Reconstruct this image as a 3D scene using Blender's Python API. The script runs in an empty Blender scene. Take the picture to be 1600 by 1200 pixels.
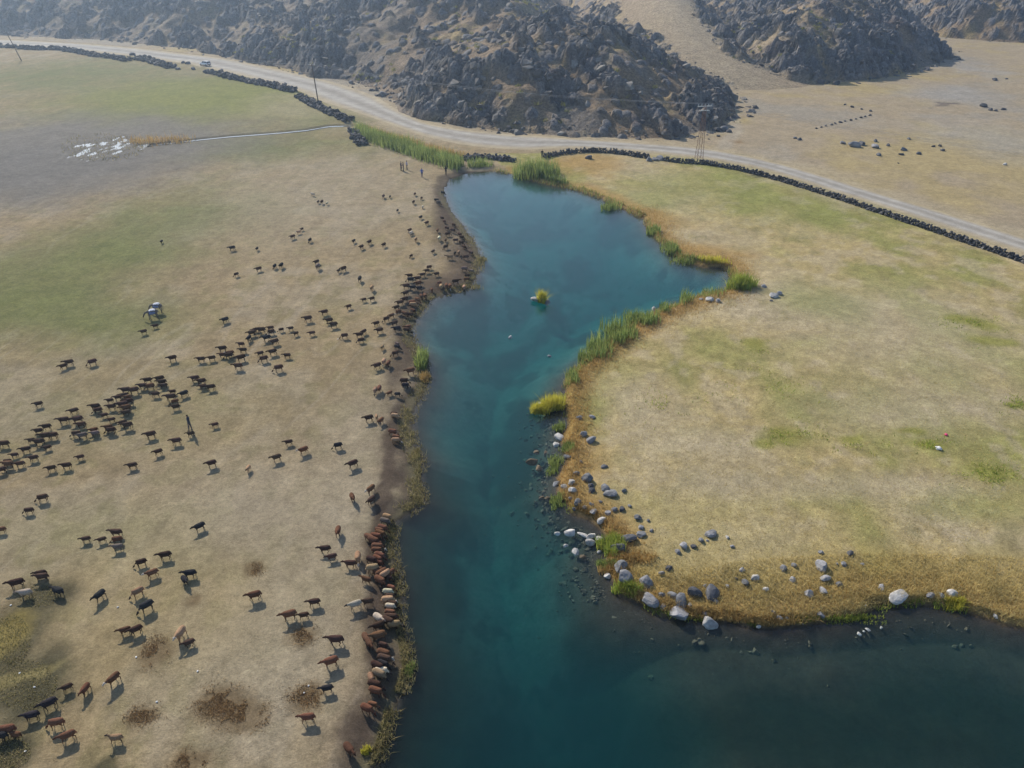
import bpy, bmesh, math, random
import numpy as np
from mathutils import Vector, Matrix, Euler
R = math.radians
random.seed(7); rng = np.random.default_rng(7)
S = bpy.context.scene
COL = S.collection

# ------------------------------------------------------------------ camera, sky, sun, exposure
CAM_H, PITCH, FOC = 40.0, R(30.0), 1218.0          # metres, down-tilt, focal length in photo pixels (1600 wide)
cd = bpy.data.cameras.new('camera'); cam = bpy.data.objects.new('camera', cd); COL.objects.link(cam)
cam.location = (0, 0, CAM_H); cam.rotation_euler = (R(90) - PITCH, 0, 0)
cd.sensor_width = 36.0; cd.lens = 36.0 * FOC / 1600.0; cd.clip_start = 0.5; cd.clip_end = 6000
S.camera = cam

SUN_EL, SUN_AZ = R(32.0), R(-33.0)                 # azimuth from +Y, negative = to the left
w = bpy.data.worlds.new('World'); S.world = w; w.use_nodes = True
nt = w.node_tree; bg = nt.nodes['Background']
sky = nt.nodes.new('ShaderNodeTexSky'); sky.sky_type = 'NISHITA'; sky.sun_disc = False
sky.sun_elevation = SUN_EL; sky.sun_rotation = SUN_AZ; sky.altitude = 1500; sky.air_density = 1.0; sky.dust_density = 2.5
nt.links.new(sky.outputs[0], bg.inputs[0]); bg.inputs[1].default_value = 0.14
sl = bpy.data.lights.new('sun', 'SUN'); sl.energy = 4.8; sl.angle = R(0.6); sl.color = (1.0, 0.91, 0.77)
sun = bpy.data.objects.new('sun', sl); COL.objects.link(sun); sun.location = (-60, 90, 90)
sdir = Vector((math.sin(SUN_AZ) * math.cos(SUN_EL), math.cos(SUN_AZ) * math.cos(SUN_EL), math.sin(SUN_EL)))
sun.rotation_euler = (-sdir).to_track_quat('-Z', 'Y').to_euler()
S.view_settings.view_transform = 'Standard'; S.view_settings.look = 'None'
S.view_settings.exposure = 0.25; S.view_settings.gamma = 1.0
S.cycles.use_denoising = True; S.cycles.max_bounces = 5; S.cycles.diffuse_bounces = 2; S.cycles.glossy_bounces = 2
S.cycles.transmission_bounces = 3; S.cycles.volume_bounces = 0; S.cycles.transparent_max_bounces = 8
S.cycles.caustics_reflective = False; S.cycles.caustics_refractive = False
S.cycles.use_adaptive_sampling = True; S.cycles.adaptive_threshold = 0.02

# ------------------------------------------------------------------ survey: photo pixel -> place on the ground
def g(px, py, z=0.0):
    u, v = px - 800.0, py - 600.0
    dn = FOC * math.sin(PITCH) + v * math.cos(PITCH); fw = FOC * math.cos(PITCH) - v * math.sin(PITCH)
    t = (CAM_H - z) / dn
    return (u * t, fw * t)
def ppm(py):                                       # photo pixels per metre at a row of flat ground
    return (FOC * math.sin(PITCH) + (py - 600.0) * math.cos(PITCH)) / CAM_H
def sinv(py):                                      # foreshortening of ground depth at a row
    return math.sin(PITCH + math.atan2(py - 600.0, FOC))

# ------------------------------------------------------------------ numpy noise
def _h(ix, iy, seed):
    h = (ix.astype(np.int64) * 374761393 + iy.astype(np.int64) * 668265263 + seed * 974711) & 0xFFFFFFFF
    h = ((h ^ (h >> 13)) * 1274126177) & 0xFFFFFFFF
    h = ((h ^ (h >> 16)) * 2246822519) & 0xFFFFFFFF
    return ((h ^ (h >> 15)) & 0xFFFFFF) / float(0xFFFFFF)
def vnoise(x, y, seed=0):
    x = np.asarray(x, float); y = np.asarray(y, float)
    ix, iy = np.floor(x), np.floor(y); fx, fy = x - ix, y - iy
    fx = fx * fx * (3 - 2 * fx); fy = fy * fy * (3 - 2 * fy)
    a, b = _h(ix, iy, seed), _h(ix + 1, iy, seed); c, d = _h(ix, iy + 1, seed), _h(ix + 1, iy + 1, seed)
    return (a * (1 - fx) + b * fx) * (1 - fy) + (c * (1 - fx) + d * fx) * fy
def fbm(x, y, seed=0, octv=4, gain=0.5):           # about -1..1
    s = 0; a = 1; t = 0; c, n = math.cos(0.6), math.sin(0.6)
    for k in range(octv):
        s = s + a * (vnoise(x, y, seed + k * 17) * 2 - 1); t += a; a *= gain
        x, y = (x * c - y * n) * 2.03 + 5.1, (x * n + y * c) * 2.03 - 3.7
    return s / t
def worley(x, y, seed=0, jit=0.9):                 # F1, F2, cell random, offset to nearest
    ix, iy = np.floor(x), np.floor(y)
    f1 = np.full(x.shape, 9.0); f2 = np.full(x.shape, 9.0); rid = np.zeros(x.shape); ox = np.zeros(x.shape); oy = np.zeros(x.shape)
    for dx in (-1, 0, 1):
        for dy in (-1, 0, 1):
            cx, cy = ix + dx, iy + dy
            qx = cx + 0.5 + jit * (_h(cx, cy, seed) - 0.5) - x; qy = cy + 0.5 + jit * (_h(cx, cy, seed + 91) - 0.5) - y
            d = np.sqrt(qx * qx + qy * qy); near = d < f1
            f2 = np.where(near, f1, np.minimum(f2, d)); r = _h(cx, cy, seed + 37)
            rid = np.where(near, r, rid); ox = np.where(near, qx, ox); oy = np.where(near, qy, oy); f1 = np.where(near, d, f1)
    return f1, f2, rid, ox, oy
def sstep(a, b, x):
    t = np.clip((x - a) / (b - a), 0, 1); return t * t * (3 - 2 * t)
def seg_dist(x, y, pts, closed=False):
    d = np.full(np.shape(x), 1e9); P = list(pts) + ([pts[0]] if closed else [])
    for (ax, ay), (bx, by) in zip(P[:-1], P[1:]):
        ex, ey = bx - ax, by - ay; L = ex * ex + ey * ey + 1e-9
        t = np.clip(((x - ax) * ex + (y - ay) * ey) / L, 0, 1)
        d = np.minimum(d, (x - ax - t * ex) ** 2 + (y - ay - t * ey) ** 2)
    return np.sqrt(d)
def inside(x, y, poly):
    c = np.zeros(np.shape(x), bool); n = len(poly)
    for i in range(n):
        (ax, ay), (bx, by) = poly[i], poly[i - 1]
        if ay == by: continue
        c ^= ((ay > y) != (by > y)) & (x < (bx - ax) * (y - ay) / (by - ay) + ax)
    return c
def sdist(x, y, poly):                             # positive inside
    d = seg_dist(x, y, poly, True); return np.where(inside(x, y, poly), d, -d)

# ------------------------------------------------------------------ lines read off the photograph
SHORE_PX = [(560,1330),(578,1215),(590,1190),(600,1160),(612,1115),(628,1082),(640,1045),(634,1005),(624,965),(626,930),(620,890),(613,850),(617,815),
 (648,796),(664,784),(656,755),(660,720),(646,690),(642,660),(649,632),(664,610),(668,590),(662,555),(646,535),(642,515),(656,490),(676,467),(700,459),
 (729,452),(742,436),(751,405),(746,388),(735,370),(721,350),(704,330),(697,312),(692,296),(701,281),(720,273),(745,268),(775,268),(805,273),(835,283),(870,291),
 (905,298),(940,311),(975,328),(1005,341),(1015,360),(1040,385),(1062,406),(1100,418),(1138,421),(1147,436),(1137,455),(1092,463),(1062,476),(1022,491),
 (986,511),(951,536),(921,561),(897,582),(884,605),(880,625),(884,645),(886,662),(876,690),(884,720),(870,750),(872,775),(893,800),(924,812),(938,828),(954,850),
 (943,880),(956,905),(968,930),(1002,946),(1032,960),(1080,970),(1112,971),(1152,976),(1202,983),(1252,979),(1300,971),(1350,961),(1400,946),(1440,945),
 (1500,955),(1540,968),(1600,985),(1720,1010),(1980,1050),(1980,1330)]
SHORE = [g(*p) for p in SHORE_PX]
ROAD_UP = [(-260,42),(-120,52),(0,60),(100,65),(200,73),(320,86),(400,103),(450,113),(500,124),(550,142),(600,167),(650,190),(700,200),(760,207),(830,213),(900,218),(1000,224),(1100,231),
 (1200,250),(1300,282),(1400,311),(1450,325),(1525,348),(1600,372),(1760,425),(1980,500)]
ROAD_LO = [(-260,56),(-120,65),(0,73),(100,78),(200,88),(320,105),(400,121),(450,135),(500,151),(550,172),(600,190),(650,207),(700,221),(760,231),(830,235),(900,232),(1000,238),(1100,249),
 (1200,268),(1300,299),(1400,331),(1450,347),(1525,373),(1600,398),(1760,455),(1980,535)]
RU = [g(*p, 0.4) for p in ROAD_UP]; RL = [g(*p, 0.4) for p in ROAD_LO]
ROADC = [((a[0] + b[0]) / 2, (a[1] + b[1]) / 2) for a, b in zip(RU, RL)]
ROADW = [math.dist(a, b) / 2 for a, b in zip(RU, RL)]
STREAM_PX = [(548,196),(515,197),(480,203),(440,207),(400,210),(360,213),(320,217),(285,221),(250,225),(222,228)]
STREAM = [g(*p, 0.4) for p in STREAM_PX]
HILL_A = [g(*p, 0.4) for p in [(-420,18),(-120,46),(0,55),(100,59),(200,66),(300,77),(400,97),(480,117),(545,128),(598,142),(612,170),(640,184),(700,194),(780,207),(870,214),(1000,219),(1062,214),(1108,204)]]
HILL_A += [(56, 205), (61, 224), (62, 245), (58, 268), (50, 300), (44, 350), (44, 470), (-60, 900), (-900, 1100), (-1300, 760)]
HILL_B = [(66, 300), (68, 276), (72, 264), (80, 256), (95, 252), (112, 258), (122, 266), (138, 279), (152, 296), (163, 312), (172, 335), (172, 380), (150, 470), (76, 470)]
HILL_C = [(186, 385), (192, 368), (213, 352), (262, 340), (340, 330), (460, 380), (520, 560), (200, 520)]

# ------------------------------------------------------------------ heights
def marsh(x, y):
    cx, cy = g(160, 231, .4); rx, ry = 60 / ppm(231), 22 / ppm(231) / sinv(231)
    return np.clip(1.15 - np.sqrt(((x - cx) / rx) ** 2 + ((y - cy) / ry) ** 2), 0, 1)
def ground_z(x, y, sd=None):
    x = np.asarray(x, float); y = np.asarray(y, float)
    if sd is None: sd = -sdist(x + 0.25 * fbm(x * .8, y * .8, 3, 3), y + 0.35 * fbm(x * .8 + 9, y * .8, 5, 3), SHORE)
    right = sstep(-2, 3, x - 1.5 - 0.02 * y)                      # east side of the channel
    land = 0.06 + 0.36 * sstep(0, 2.6 - 1.7 * right, sd) + 0.12 * right * sstep(1, 6, sd)
    land = land + 0.10 * fbm(x / 14, y / 14, 11, 3) * sstep(0.5, 8, sd) + 0.035 * fbm(x / 1.6, y / 1.6, 13, 3) * sstep(0.2, 2, sd)
    m = marsh(x, y); land = land * (1 - sstep(0, .3, m)) + sstep(0, .3, m) * (0.43 + 0.22 * fbm(x / .9, y / 2.6, 19, 4, .75) + .12 * (1 - sstep(0, .6, m)))
    ds = seg_dist(x, y, STREAM); land = land - 0.22 * (1 - sstep(0.7, 1.5, ds))
    shal = sstep(-1, 6, x - 1.5 - 0.015 * y) * sstep(75, 62, y) * sstep(33, 38, y)      # shelf of stones along the east shore
    dep = -sd
    bed = -(0.10 * np.minimum(dep, 1.0) + (0.42 - 0.30 * shal) * np.maximum(dep - 0.4, 0))
    weed = sstep(-2, 9, x - 4 + .25 * (y - 30)) * sstep(46, 35, y)                            # near right bed raised: lens vignette built in as dark shallows
    weed = np.maximum(weed, .8 * sstep(6.5, 2.5, dep) * sstep(4, -2, x - .02 * y) * (y < 55))   # shallower, darker bed along the near left bank
    bed = np.maximum(bed, -(3.2 - 2.65 * weed) - (0.9 - .8 * weed) * fbm(x / 5, y / 8, 23, 4)) + 0.12 * fbm(x / 2.2, y / 2.2, 29, 3) * sstep(0.4, 3, dep)
    return np.where(sd > 0, land, np.minimum(bed, -0.02))
def place(px, py):
    z = 0.4
    for _ in range(2):
        p = g(px, py, max(z, -.08)); z = float(ground_z(np.array([p[0]]), np.array([p[1]]))[0])
    return p[0], p[1], z
def place_many(pxs):
    pxs = np.asarray(pxs, float); z = np.full(len(pxs), 0.4)
    for _ in range(2):
        dn = FOC * math.sin(PITCH) + (pxs[:, 1] - 600) * math.cos(PITCH); t = (CAM_H - np.maximum(z, -.08)) / dn
        x = (pxs[:, 0] - 800) * t; y = (FOC * math.cos(PITCH) - (pxs[:, 1] - 600) * math.sin(PITCH)) * t
        z = ground_z(x, y)
    return x, y, z

def hill_parts(x, y):
    wx = x + 3.0 * fbm(x / 13, y / 13, 41, 3); wy = y + 3.5 * fbm(x / 13 + 7, y / 13, 43, 3)
    a = sdist(wx, wy, HILL_A); b = sdist(wx, wy, HILL_B); c = sdist(wx, wy, HILL_C)
    return a, b, c
def hill_z(x, y, fine=True):
    a, b, c = hill_parts(x, y)
    kn = np.exp(-(((x - 12) / 48) ** 2 + ((y - 215) / 42) ** 2))        # the knoll: steeper than the slope to its left
    cl = np.exp(-(((x + 78) / 22) ** 2 + ((y - 285) / 30) ** 2))         # dark cliff to the left of it
    def prof(d, k, k2=.36):
        d = np.maximum(d, 0); d = np.sqrt(d * d + 6.25) - 2.5; return k * np.minimum(d, 11) + k2 * np.maximum(d - 11, 0)
    ha = prof(a, 0.50 + 0.22 * kn + 0.45 * cl, .36 - .05 * kn)
    rib = fbm(x / 24 - y / 60, y / 70, 47, 4); ha = ha * (1 + 0.38 * rib) + 3.2 * fbm(x / 17, y / 22, 53, 4) * sstep(0, 12, a)
    hb = prof(b, 0.80) * (1 + 0.25 * fbm(x / 15, y / 15, 57, 3)) + 2.0 * fbm(x / 10, y / 12, 59, 3) * sstep(0, 9, b)
    hb = np.minimum(hb, 15 + 0.18 * np.maximum(b, 0))
    hc = prof(c, 0.85) * (1 + 0.3 * fbm(x / 14, y / 14, 61, 3)); hc = np.minimum(hc, 13 + 0.3 * np.maximum(c, 0))
    valley = 0.17 * np.maximum(y - 236, 0) * np.exp(-((x - 62) / 26) ** 2)
    back = 0.30 * np.maximum(y - 425 - 25 * fbm(x / 60, y / 60, 67, 3), 0)
    base = np.maximum(np.maximum(ha, hb), np.maximum(hc, valley)); h = np.maximum(base, back)
    h = np.where(h > 32, 32 + 26 * (1 - np.exp(-(h - 32) / 26)), h)
    ins = np.maximum(np.maximum(a, b), c)
    # how rocky: knoll face, hill b and c, cliff, bands elsewhere
    n = fbm(x / 11, y / 11, 71, 4)
    tilt = fbm((x * .8 + y * .6) / 6, (y * .8 - x * .6) / 22, 73, 3)
    bnd = fbm((x * .6 - y * .8) / 26, (x * .8 + y * .6) / 7, 75, 3); rock = -0.10 + .14 * sstep(-10, -50, x) + 0.37 * kn + 0.85 * cl + .75 * bnd + 0.52 * sstep(-1, 4, b) * sstep(40, 22, b) + 0.65 * sstep(-1, 4, c) + 0.95 * n + 0.6 * tilt - .35 * np.exp(-((x - 64) / 18) ** 2) * (y > 225)
    rock = sstep(0.05, 0.45, rock) * sstep(-1.0, 4.0, ins + 4.5 * n)
    if not fine: return h, rock, ins
    lean = .35 * n
    f1, f2, r1, ox, oy = worley(x / 5.2 + lean, y / 6.5, 5)
    blk = (1.2 + 2.6 * r1) * np.sqrt(np.maximum(0, 1 - (f1 / .72) ** 2)) - .9 + .8 * (ox * (r1 * 4 % 1 - .5) * 2 + oy * (r1 * 9 % 1 - .3) * 2)
    f1, f2, r2, ox, oy = worley(x / 2.1 + lean, y / 2.5, 9)
    blk2 = (.4 + 1.3 * r2) * np.sqrt(np.maximum(0, 1 - (f1 / .74) ** 2)) - .35 + .45 * (ox * (r2 * 5 % 1 - .5) * 2 + oy * (r2 * 11 % 1 - .3) * 2)
    f1, f2, r3, ox, oy = worley(x / .95, y / 1.1, 15)
    blk3 = (.2 + .6 * r3) * np.sqrt(np.maximum(0, 1 - (f1 / .75) ** 2))
    loose = sstep(.72, .9, r2) * sstep(0, 4, ins) * (1 - rock)            # single boulders lying on the slopes
    h = h + rock * (blk + blk2 + blk3) + (1 - rock) * (.25 * fbm(x / 2.1, y / 2.1, 79, 4) * sstep(0, 3, ins) + .75 * loose * np.maximum(blk2, 0))
    rock = np.maximum(rock, loose * sstep(.05, .3, blk2))
    return h, rock, ins, r2

# ------------------------------------------------------------------ object helpers
def tag(o, label=None, cat=None, group=None, kind=None):
    if label: o['label'] = label
    if cat: o['category'] = cat
    if group: o['group'] = group
    if kind: o['kind'] = kind
    return o
def link(name, me, parent=None, loc=None):
    o = bpy.data.objects.new(name, me); COL.objects.link(o)
    if parent is not None: o.parent = parent
    if loc is not None: o.location = loc
    return o
def empty(name, loc, rz=0.0):
    o = bpy.data.objects.new(name, None); COL.objects.link(o); o.location = loc; o.rotation_euler = (0, 0, rz); o.empty_display_size = .2; return o
def np_mesh(name, verts, faces, mat=None, smooth=False, colors=None, cname='tint'):
    """verts (n,3); faces (m,k) equal-sized polygons"""
    verts = np.asarray(verts, np.float32); faces = np.asarray(faces, np.int32); m, k = faces.shape
    me = bpy.data.meshes.new(name)
    me.vertices.add(len(verts)); me.vertices.foreach_set('co', verts.ravel())
    me.loops.add(m * k); me.loops.foreach_set('vertex_index', faces.ravel())
    me.polygons.add(m); me.polygons.foreach_set('loop_start', np.arange(0, m * k, k, dtype=np.int32))
    if smooth: me.polygons.foreach_set('use_smooth', np.ones(m, bool))
    else: me.polygons.foreach_set('use_smooth', np.zeros(m, bool))
    if colors is not None:
        at = me.color_attributes.new(cname, 'FLOAT_COLOR', 'POINT')
        c = np.ones((len(verts), 4), np.float32); c[:, :np.shape(colors)[1]] = colors; at.data.foreach_set('color', c.ravel())
    me.update(calc_edges=True); me.validate()
    if mat: me.materials.append(mat)
    return me

# ------------------------------------------------------------------ materials
def mat(name):
    m = bpy.data.materials.new(name); m.use_nodes = True; nt = m.node_tree
    return m, nt, nt.nodes['Principled BSDF']
def nd(nt, t, **kw):
    n = nt.nodes.new(t)
    for k, v in kw.items():
        if k in n.inputs: n.inputs[k].default_value = v
        else: setattr(n, k, v)
    return n
def noise(nt, scale, detail=4, rough=.55, coord='Object', stretch=None):
    tc = nd(nt, 'ShaderNodeTexCoord'); n = nd(nt, 'ShaderNodeTexNoise', Scale=scale, Detail=detail, Roughness=rough)
    if stretch:
        mp = nd(nt, 'ShaderNodeMapping'); mp.inputs['Scale'].default_value = stretch
        nt.links.new(tc.outputs[coord], mp.inputs[0]); nt.links.new(mp.outputs[0], n.inputs['Vector'])
    else: nt.links.new(tc.outputs[coord], n.inputs['Vector'])
    return n.outputs['Fac']
def ramp(nt, fac, lo, hi, a=.3, b=.7):
    n = nd(nt, 'ShaderNodeMapRange'); n.inputs['From Min'].default_value = a; n.inputs['From Max'].default_value = b
    n.inputs['To Min'].default_value = lo; n.inputs['To Max'].default_value = hi; nt.links.new(fac, n.inputs['Value']); return n.outputs[0]
def mul(nt, col, fac):
    n = nd(nt, 'ShaderNodeMix', data_type='RGBA', blend_type='MULTIPLY'); n.inputs[0].default_value = 1
    nt.links.new(col, n.inputs[6]); nt.links.new(fac, n.inputs[7]); return n.outputs[2]
def mixc(nt, fac, a, b):
    n = nd(nt, 'ShaderNodeMix', data_type='RGBA')
    nt.links.new(fac, n.inputs[0])
    for i, v in ((6, a), (7, b)):
        if isinstance(v, tuple): n.inputs[i].default_value = (*v, 1)
        else: nt.links.new(v, n.inputs[i])
    return n.outputs[2]
def bump(nt, bs, h, strength, dist):
    b = nd(nt, 'ShaderNodeBump', Strength=strength, Distance=dist); nt.links.new(h, b.inputs['Height']); nt.links.new(b.outputs[0], bs.inputs['Normal'])
def vcol(nt, name='tint'):
    a = nd(nt, 'ShaderNodeVertexColor'); a.layer_name = name; return a.outputs[0]
def simple(name, col, rough=.8, var=.2, scale=3.0, metal=0.0, coord='Object'):
    m, nt, bs = mat(name); rgb = nd(nt, 'ShaderNodeRGB'); rgb.outputs[0].default_value = (*col, 1)
    c = mul(nt, rgb.outputs[0], ramp(nt, noise(nt, scale, coord=coord), 1 - var, 1 + var))
    nt.links.new(c, bs.inputs['Base Color']); bs.inputs['Roughness'].default_value = rough; bs.inputs['Metallic'].default_value = metal
    bs.inputs['Specular IOR Level'].default_value = .25
    return m
def objcol(name, rough=.9, scale=4.0, var=.3, spec=.2, coord='Object'):
    m, nt, bs = mat(name); oi = nd(nt, 'ShaderNodeObjectInfo')
    c = mul(nt, oi.outputs['Color'], ramp(nt, noise(nt, scale, 5, .65, coord), 1 - var, 1 + var))
    nt.links.new(c, bs.inputs['Base Color']); bs.inputs['Roughness'].default_value = rough; bs.inputs['Specular IOR Level'].default_value = spec
    return m, nt, bs, c

M = {}
m, nt, bs = mat('meadow'); bs.inputs['Roughness'].default_value = 1.0; bs.inputs['Specular IOR Level'].default_value = 0.05
n1 = noise(nt, 9.0, 6, .75); n2 = noise(nt, 1.1, 5, .65); n3 = noise(nt, .22, 4, .6)
n4 = noise(nt, 3.2, 5, .7); c = mul(nt, vcol(nt), ramp(nt, n1, .72, 1.28)); c = mul(nt, c, ramp(nt, n4, .80, 1.20)); c = mul(nt, c, ramp(nt, n2, .82, 1.18)); c = mul(nt, c, ramp(nt, n3, .90, 1.10))
nt.links.new(c, bs.inputs['Base Color']); bump(nt, bs, n1, .9, .09); M['meadow'] = m

m, nt, bs = mat('hillside'); bs.inputs['Roughness'].default_value = .95; bs.inputs['Specular IOR Level'].default_value = .15
n1 = noise(nt, 1.5, 8, .82); n2 = noise(nt, .35, 5, .65)
c = mul(nt, vcol(nt), ramp(nt, n1, .40, 1.70, .35, .65)); c = mul(nt, c, ramp(nt, n2, .78, 1.22))
nt.links.new(c, bs.inputs['Base Color']); bump(nt, bs, n1, 1.0, .35); M['hill'] = m

m, nt, bs = mat('gravel_road'); bs.inputs['Roughness'].default_value = .95; bs.inputs['Specular IOR Level'].default_value = .1
c = mul(nt, vcol(nt), ramp(nt, noise(nt, .5, 6, .7), .82, 1.18)); c = mul(nt, c, ramp(nt, noise(nt, 6, 4, .7), .85, 1.15))
nt.links.new(c, bs.inputs['Base Color']); M['road'] = m

# water: clear, fresnel reflection at the surface, light absorbed on the way down to the bed
m = bpy.data.materials.new('lake_water'); m.use_nodes = True; nt = m.node_tree; nt.nodes.remove(nt.nodes['Principled BSDF'])
out = nt.nodes['Material Output']; tr = nd(nt, 'ShaderNodeBsdfTransparent'); gl = nd(nt, 'ShaderNodeBsdfGlossy', Roughness=.06)
fr = nd(nt, 'ShaderNodeFresnel', IOR=1.33); mx = nd(nt, 'ShaderNodeMixShader')
b = nd(nt, 'ShaderNodeBump', Strength=.22, Distance=.05); nt.links.new(noise(nt, 1.6, 4, .6, stretch=(1, .6, 1)), b.inputs['Height'])
nt.links.new(b.outputs[0], gl.inputs['Normal']); nt.links.new(b.outputs[0], fr.inputs['Normal'])
gb = nd(nt, 'ShaderNodeNewGeometry'); fm = nd(nt, 'ShaderNodeMath', operation='SUBTRACT'); fm.inputs[0].default_value = 1.0; nt.links.new(gb.outputs['Backfacing'], fm.inputs[1])
ff = nd(nt, 'ShaderNodeMath', operation='MULTIPLY'); nt.links.new(fr.outputs[0], ff.inputs[0]); nt.links.new(fm.outputs[0], ff.inputs[1])      # no mirror on the under side: daylight enters
nt.links.new(ff.outputs[0], mx.inputs[0]); nt.links.new(tr.outputs[0], mx.inputs[1]); nt.links.new(gl.outputs[0], mx.inputs[2]); nt.links.new(mx.outputs[0], out.inputs['Surface'])
va = nd(nt, 'ShaderNodeVolumeAbsorption', Density=.36); va.inputs['Color'].default_value = (.0, .72, .725, 1)
vs = nd(nt, 'ShaderNodeVolumeScatter', Density=.025, Anisotropy=.0); vs.inputs['Color'].default_value = (.10, .85, 1.0, 1)
ad = nd(nt, 'ShaderNodeAddShader'); nt.links.new(va.outputs[0], ad.inputs[0]); nt.links.new(vs.outputs[0], ad.inputs[1]); nt.links.new(ad.outputs[0], out.inputs['Volume'])
M['water'] = m
m, nt, bs = mat('thin_water'); bs.inputs['Base Color'].default_value = (.16, .17, .16, 1); bs.inputs['Roughness'].default_value = .08; bs.inputs['IOR'].default_value = 1.33
M['puddle'] = m

m, nt, bs, c = objcol('stone', .85, 2.2, .4); vor = nd(nt, 'ShaderNodeTexNoise', Scale=7.0, Detail=6.0); bump(nt, bs, vor.outputs['Fac'], .6, .06); M['stone'] = m
m, nt, bs = mat('wall_stone'); oi = nd(nt, 'ShaderNodeObjectInfo'); geo = nd(nt, 'ShaderNodeNewGeometry')
rnd = nd(nt, 'ShaderNodeMath', operation='ADD'); nt.links.new(geo.outputs['Random Per Island'], rnd.inputs[0]); nt.links.new(oi.outputs['Random'], rnd.inputs[1])
fr_ = nd(nt, 'ShaderNodeMath', operation='FRACT'); nt.links.new(rnd.outputs[0], fr_.inputs[0])
cr = nd(nt, 'ShaderNodeValToRGB'); nt.links.new(fr_.outputs[0], cr.inputs[0]); e = cr.color_ramp.elements
e[0].color = (.04, .042, .048, 1); e[1].color = (.15, .147, .145, 1); k = e.new(.6); k.color = (.075, .076, .082, 1); k = e.new(.94); k.color = (.11, .108, .108, 1); e[2].position = .9
c = mul(nt, cr.outputs[0], ramp(nt, noise(nt, 3.0, 6, .7), .6, 1.4)); nt.links.new(c, bs.inputs['Base Color']); bs.inputs['Roughness'].default_value = .9
bs.inputs['Specular IOR Level'].default_value = .2; M['wallstone'] = m

def foliage(name, c0, c1, trans=.35):
    m = bpy.data.materials.new(name); m.use_nodes = True; nt = m.node_tree; nt.nodes.remove(nt.nodes['Principled BSDF']); out = nt.nodes['Material Output']
    geo = nd(nt, 'ShaderNodeNewGeometry'); cr = nd(nt, 'ShaderNodeValToRGB'); nt.links.new(geo.outputs['Random Per Island'], cr.inputs[0])
    cr.color_ramp.elements[0].color = (*c0, 1); cr.color_ramp.elements[1].color = (*c1, 1)
    c = mul(nt, cr.outputs[0], ramp(nt, noise(nt, .6, 3), .75, 1.25))
    d = nd(nt, 'ShaderNodeBsdfDiffuse'); t = nd(nt, 'ShaderNodeBsdfTranslucent'); mx = nd(nt, 'ShaderNodeMixShader'); mx.inputs[0].default_value = trans
    nt.links.new(c, d.inputs[0]); nt.links.new(c, t.inputs[0]); nt.links.new(d.outputs[0], mx.inputs[1]); nt.links.new(t.outputs[0], mx.inputs[2]); nt.links.new(mx.outputs[0], out.inputs[0])
    return m
M['reed'] = foliage('reed_leaf', (.085, .15, .042), (.36, .41, .13), .48)
M['yellowreed'] = foliage('yellow_leaf', (.42, .42, .06), (.60, .52, .09), .5)
M['bush'] = foliage('bush_leaf', (.16, .25, .045), (.40, .42, .09), .5)
M['drygrass'] = foliage('dry_blade', (.38, .225, .075), (.56, .42, .18), .35)
M['straw'] = foliage('straw_blade', (.42, .32, .12), (.60, .49, .23), .3)
M['scrub'] = foliage('scrub_twig', (.16, .10, .06), (.42, .28, .13), .25)
M['weed'] = foliage('bank_weed', (.16, .155, .06), (.40, .33, .17), .35)
M['hillshrub'] = foliage('hill_shrub', (.16, .18, .06), (.34, .31, .12), .35)

# ------------------------------------------------------------------ ground sheet (meadows, banks and lake bed)
NR, NC = 640, 600
rows = np.exp(np.linspace(math.log(20.0), math.log(520.0), NR)); s = np.linspace(-1, 1, NC)
Yg = np.repeat(rows[:, None], NC, 1); Xg = s[None, :] * (0.74 * rows[:, None] + 20)
x, y = Xg.ravel(), Yg.ravel()
SDW = -sdist(x + 0.25 * fbm(x * .8, y * .8, 3, 3), y + 0.35 * fbm(x * .8 + 9, y * .8, 5, 3), SHORE)
z = ground_z(x, y, SDW)

def lerp(C, col, m): return C * (1 - m[:, None]) + np.array(col)[None, :] * m[:, None]
WX = x + 2.2 * fbm(x / 7, y / 7, 101, 4) * (y / 60); WY = y + 2.2 * fbm(x / 7 + 30, y / 9, 103, 4) * (y / 50)
def blob(px, py, rx, ry, soft=.6, rot=0.0, small=False):
    cx, cy = g(px, py, .4); a = rx / ppm(py); b = ry / ppm(py) / sinv(py)
    if py > 700 or small: wx, wy = x + .5 * fbm(x * .9, y * .9, 107, 3), y + .5 * fbm(x * .9 + 8, y * .9, 109, 3)
    else: wx, wy = WX, WY
    X, Y = wx - cx, wy - cy; c_, s_ = math.cos(rot), math.sin(rot); X, Y = X * c_ + Y * s_, Y * c_ - X * s_
    return 1 - sstep(1 - soft, 1 + soft, np.sqrt((X / a) ** 2 + (Y / b) ** 2))
east = inside(x, y, [g(*p, .4) for p in [(800,625),(850,560),(1000,450),(1100,440),(1000,370),(900,310),(800,270),(760,240)]] + [(400, 170), (400, 15), (-2, 15), (0, 45), (1, 55)])
DRC = seg_dist(x, y, ROADC)
beyond = inside(x, y, RU + [(900, 900), (-900, 900)])
N1 = fbm(x / 5.5, y / 7, 111, 4); N2 = fbm(x / 1.8, y / 2.2, 113, 4); N3 = fbm(x / 26, y / 34, 117, 4)
STK = fbm(x / .8 - y / 9, y / 16, 119, 3); TRK = np.abs(fbm(x / 6 - y / 40, y / 30, 123, 3)); C = np.tile(np.array([.322, .252, .148]), (len(x), 1))                       # west pasture
C = lerp(C, (.345, .29, .205), .6 * sstep(-.1, .4, N1)); C = lerp(C, (.225, .195, .095), .5 * sstep(.05, .4, -N2)); C = lerp(C, (.24, .185, .11), .35 * sstep(.1, .45, N2 - N1))
C = C * (1 + .16 * STK)[:, None]; C = lerp(C, (.40, .34, .25), .45 * (1 - sstep(.0, .05, TRK)) * sstep(-.3, .2, N3))
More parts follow.
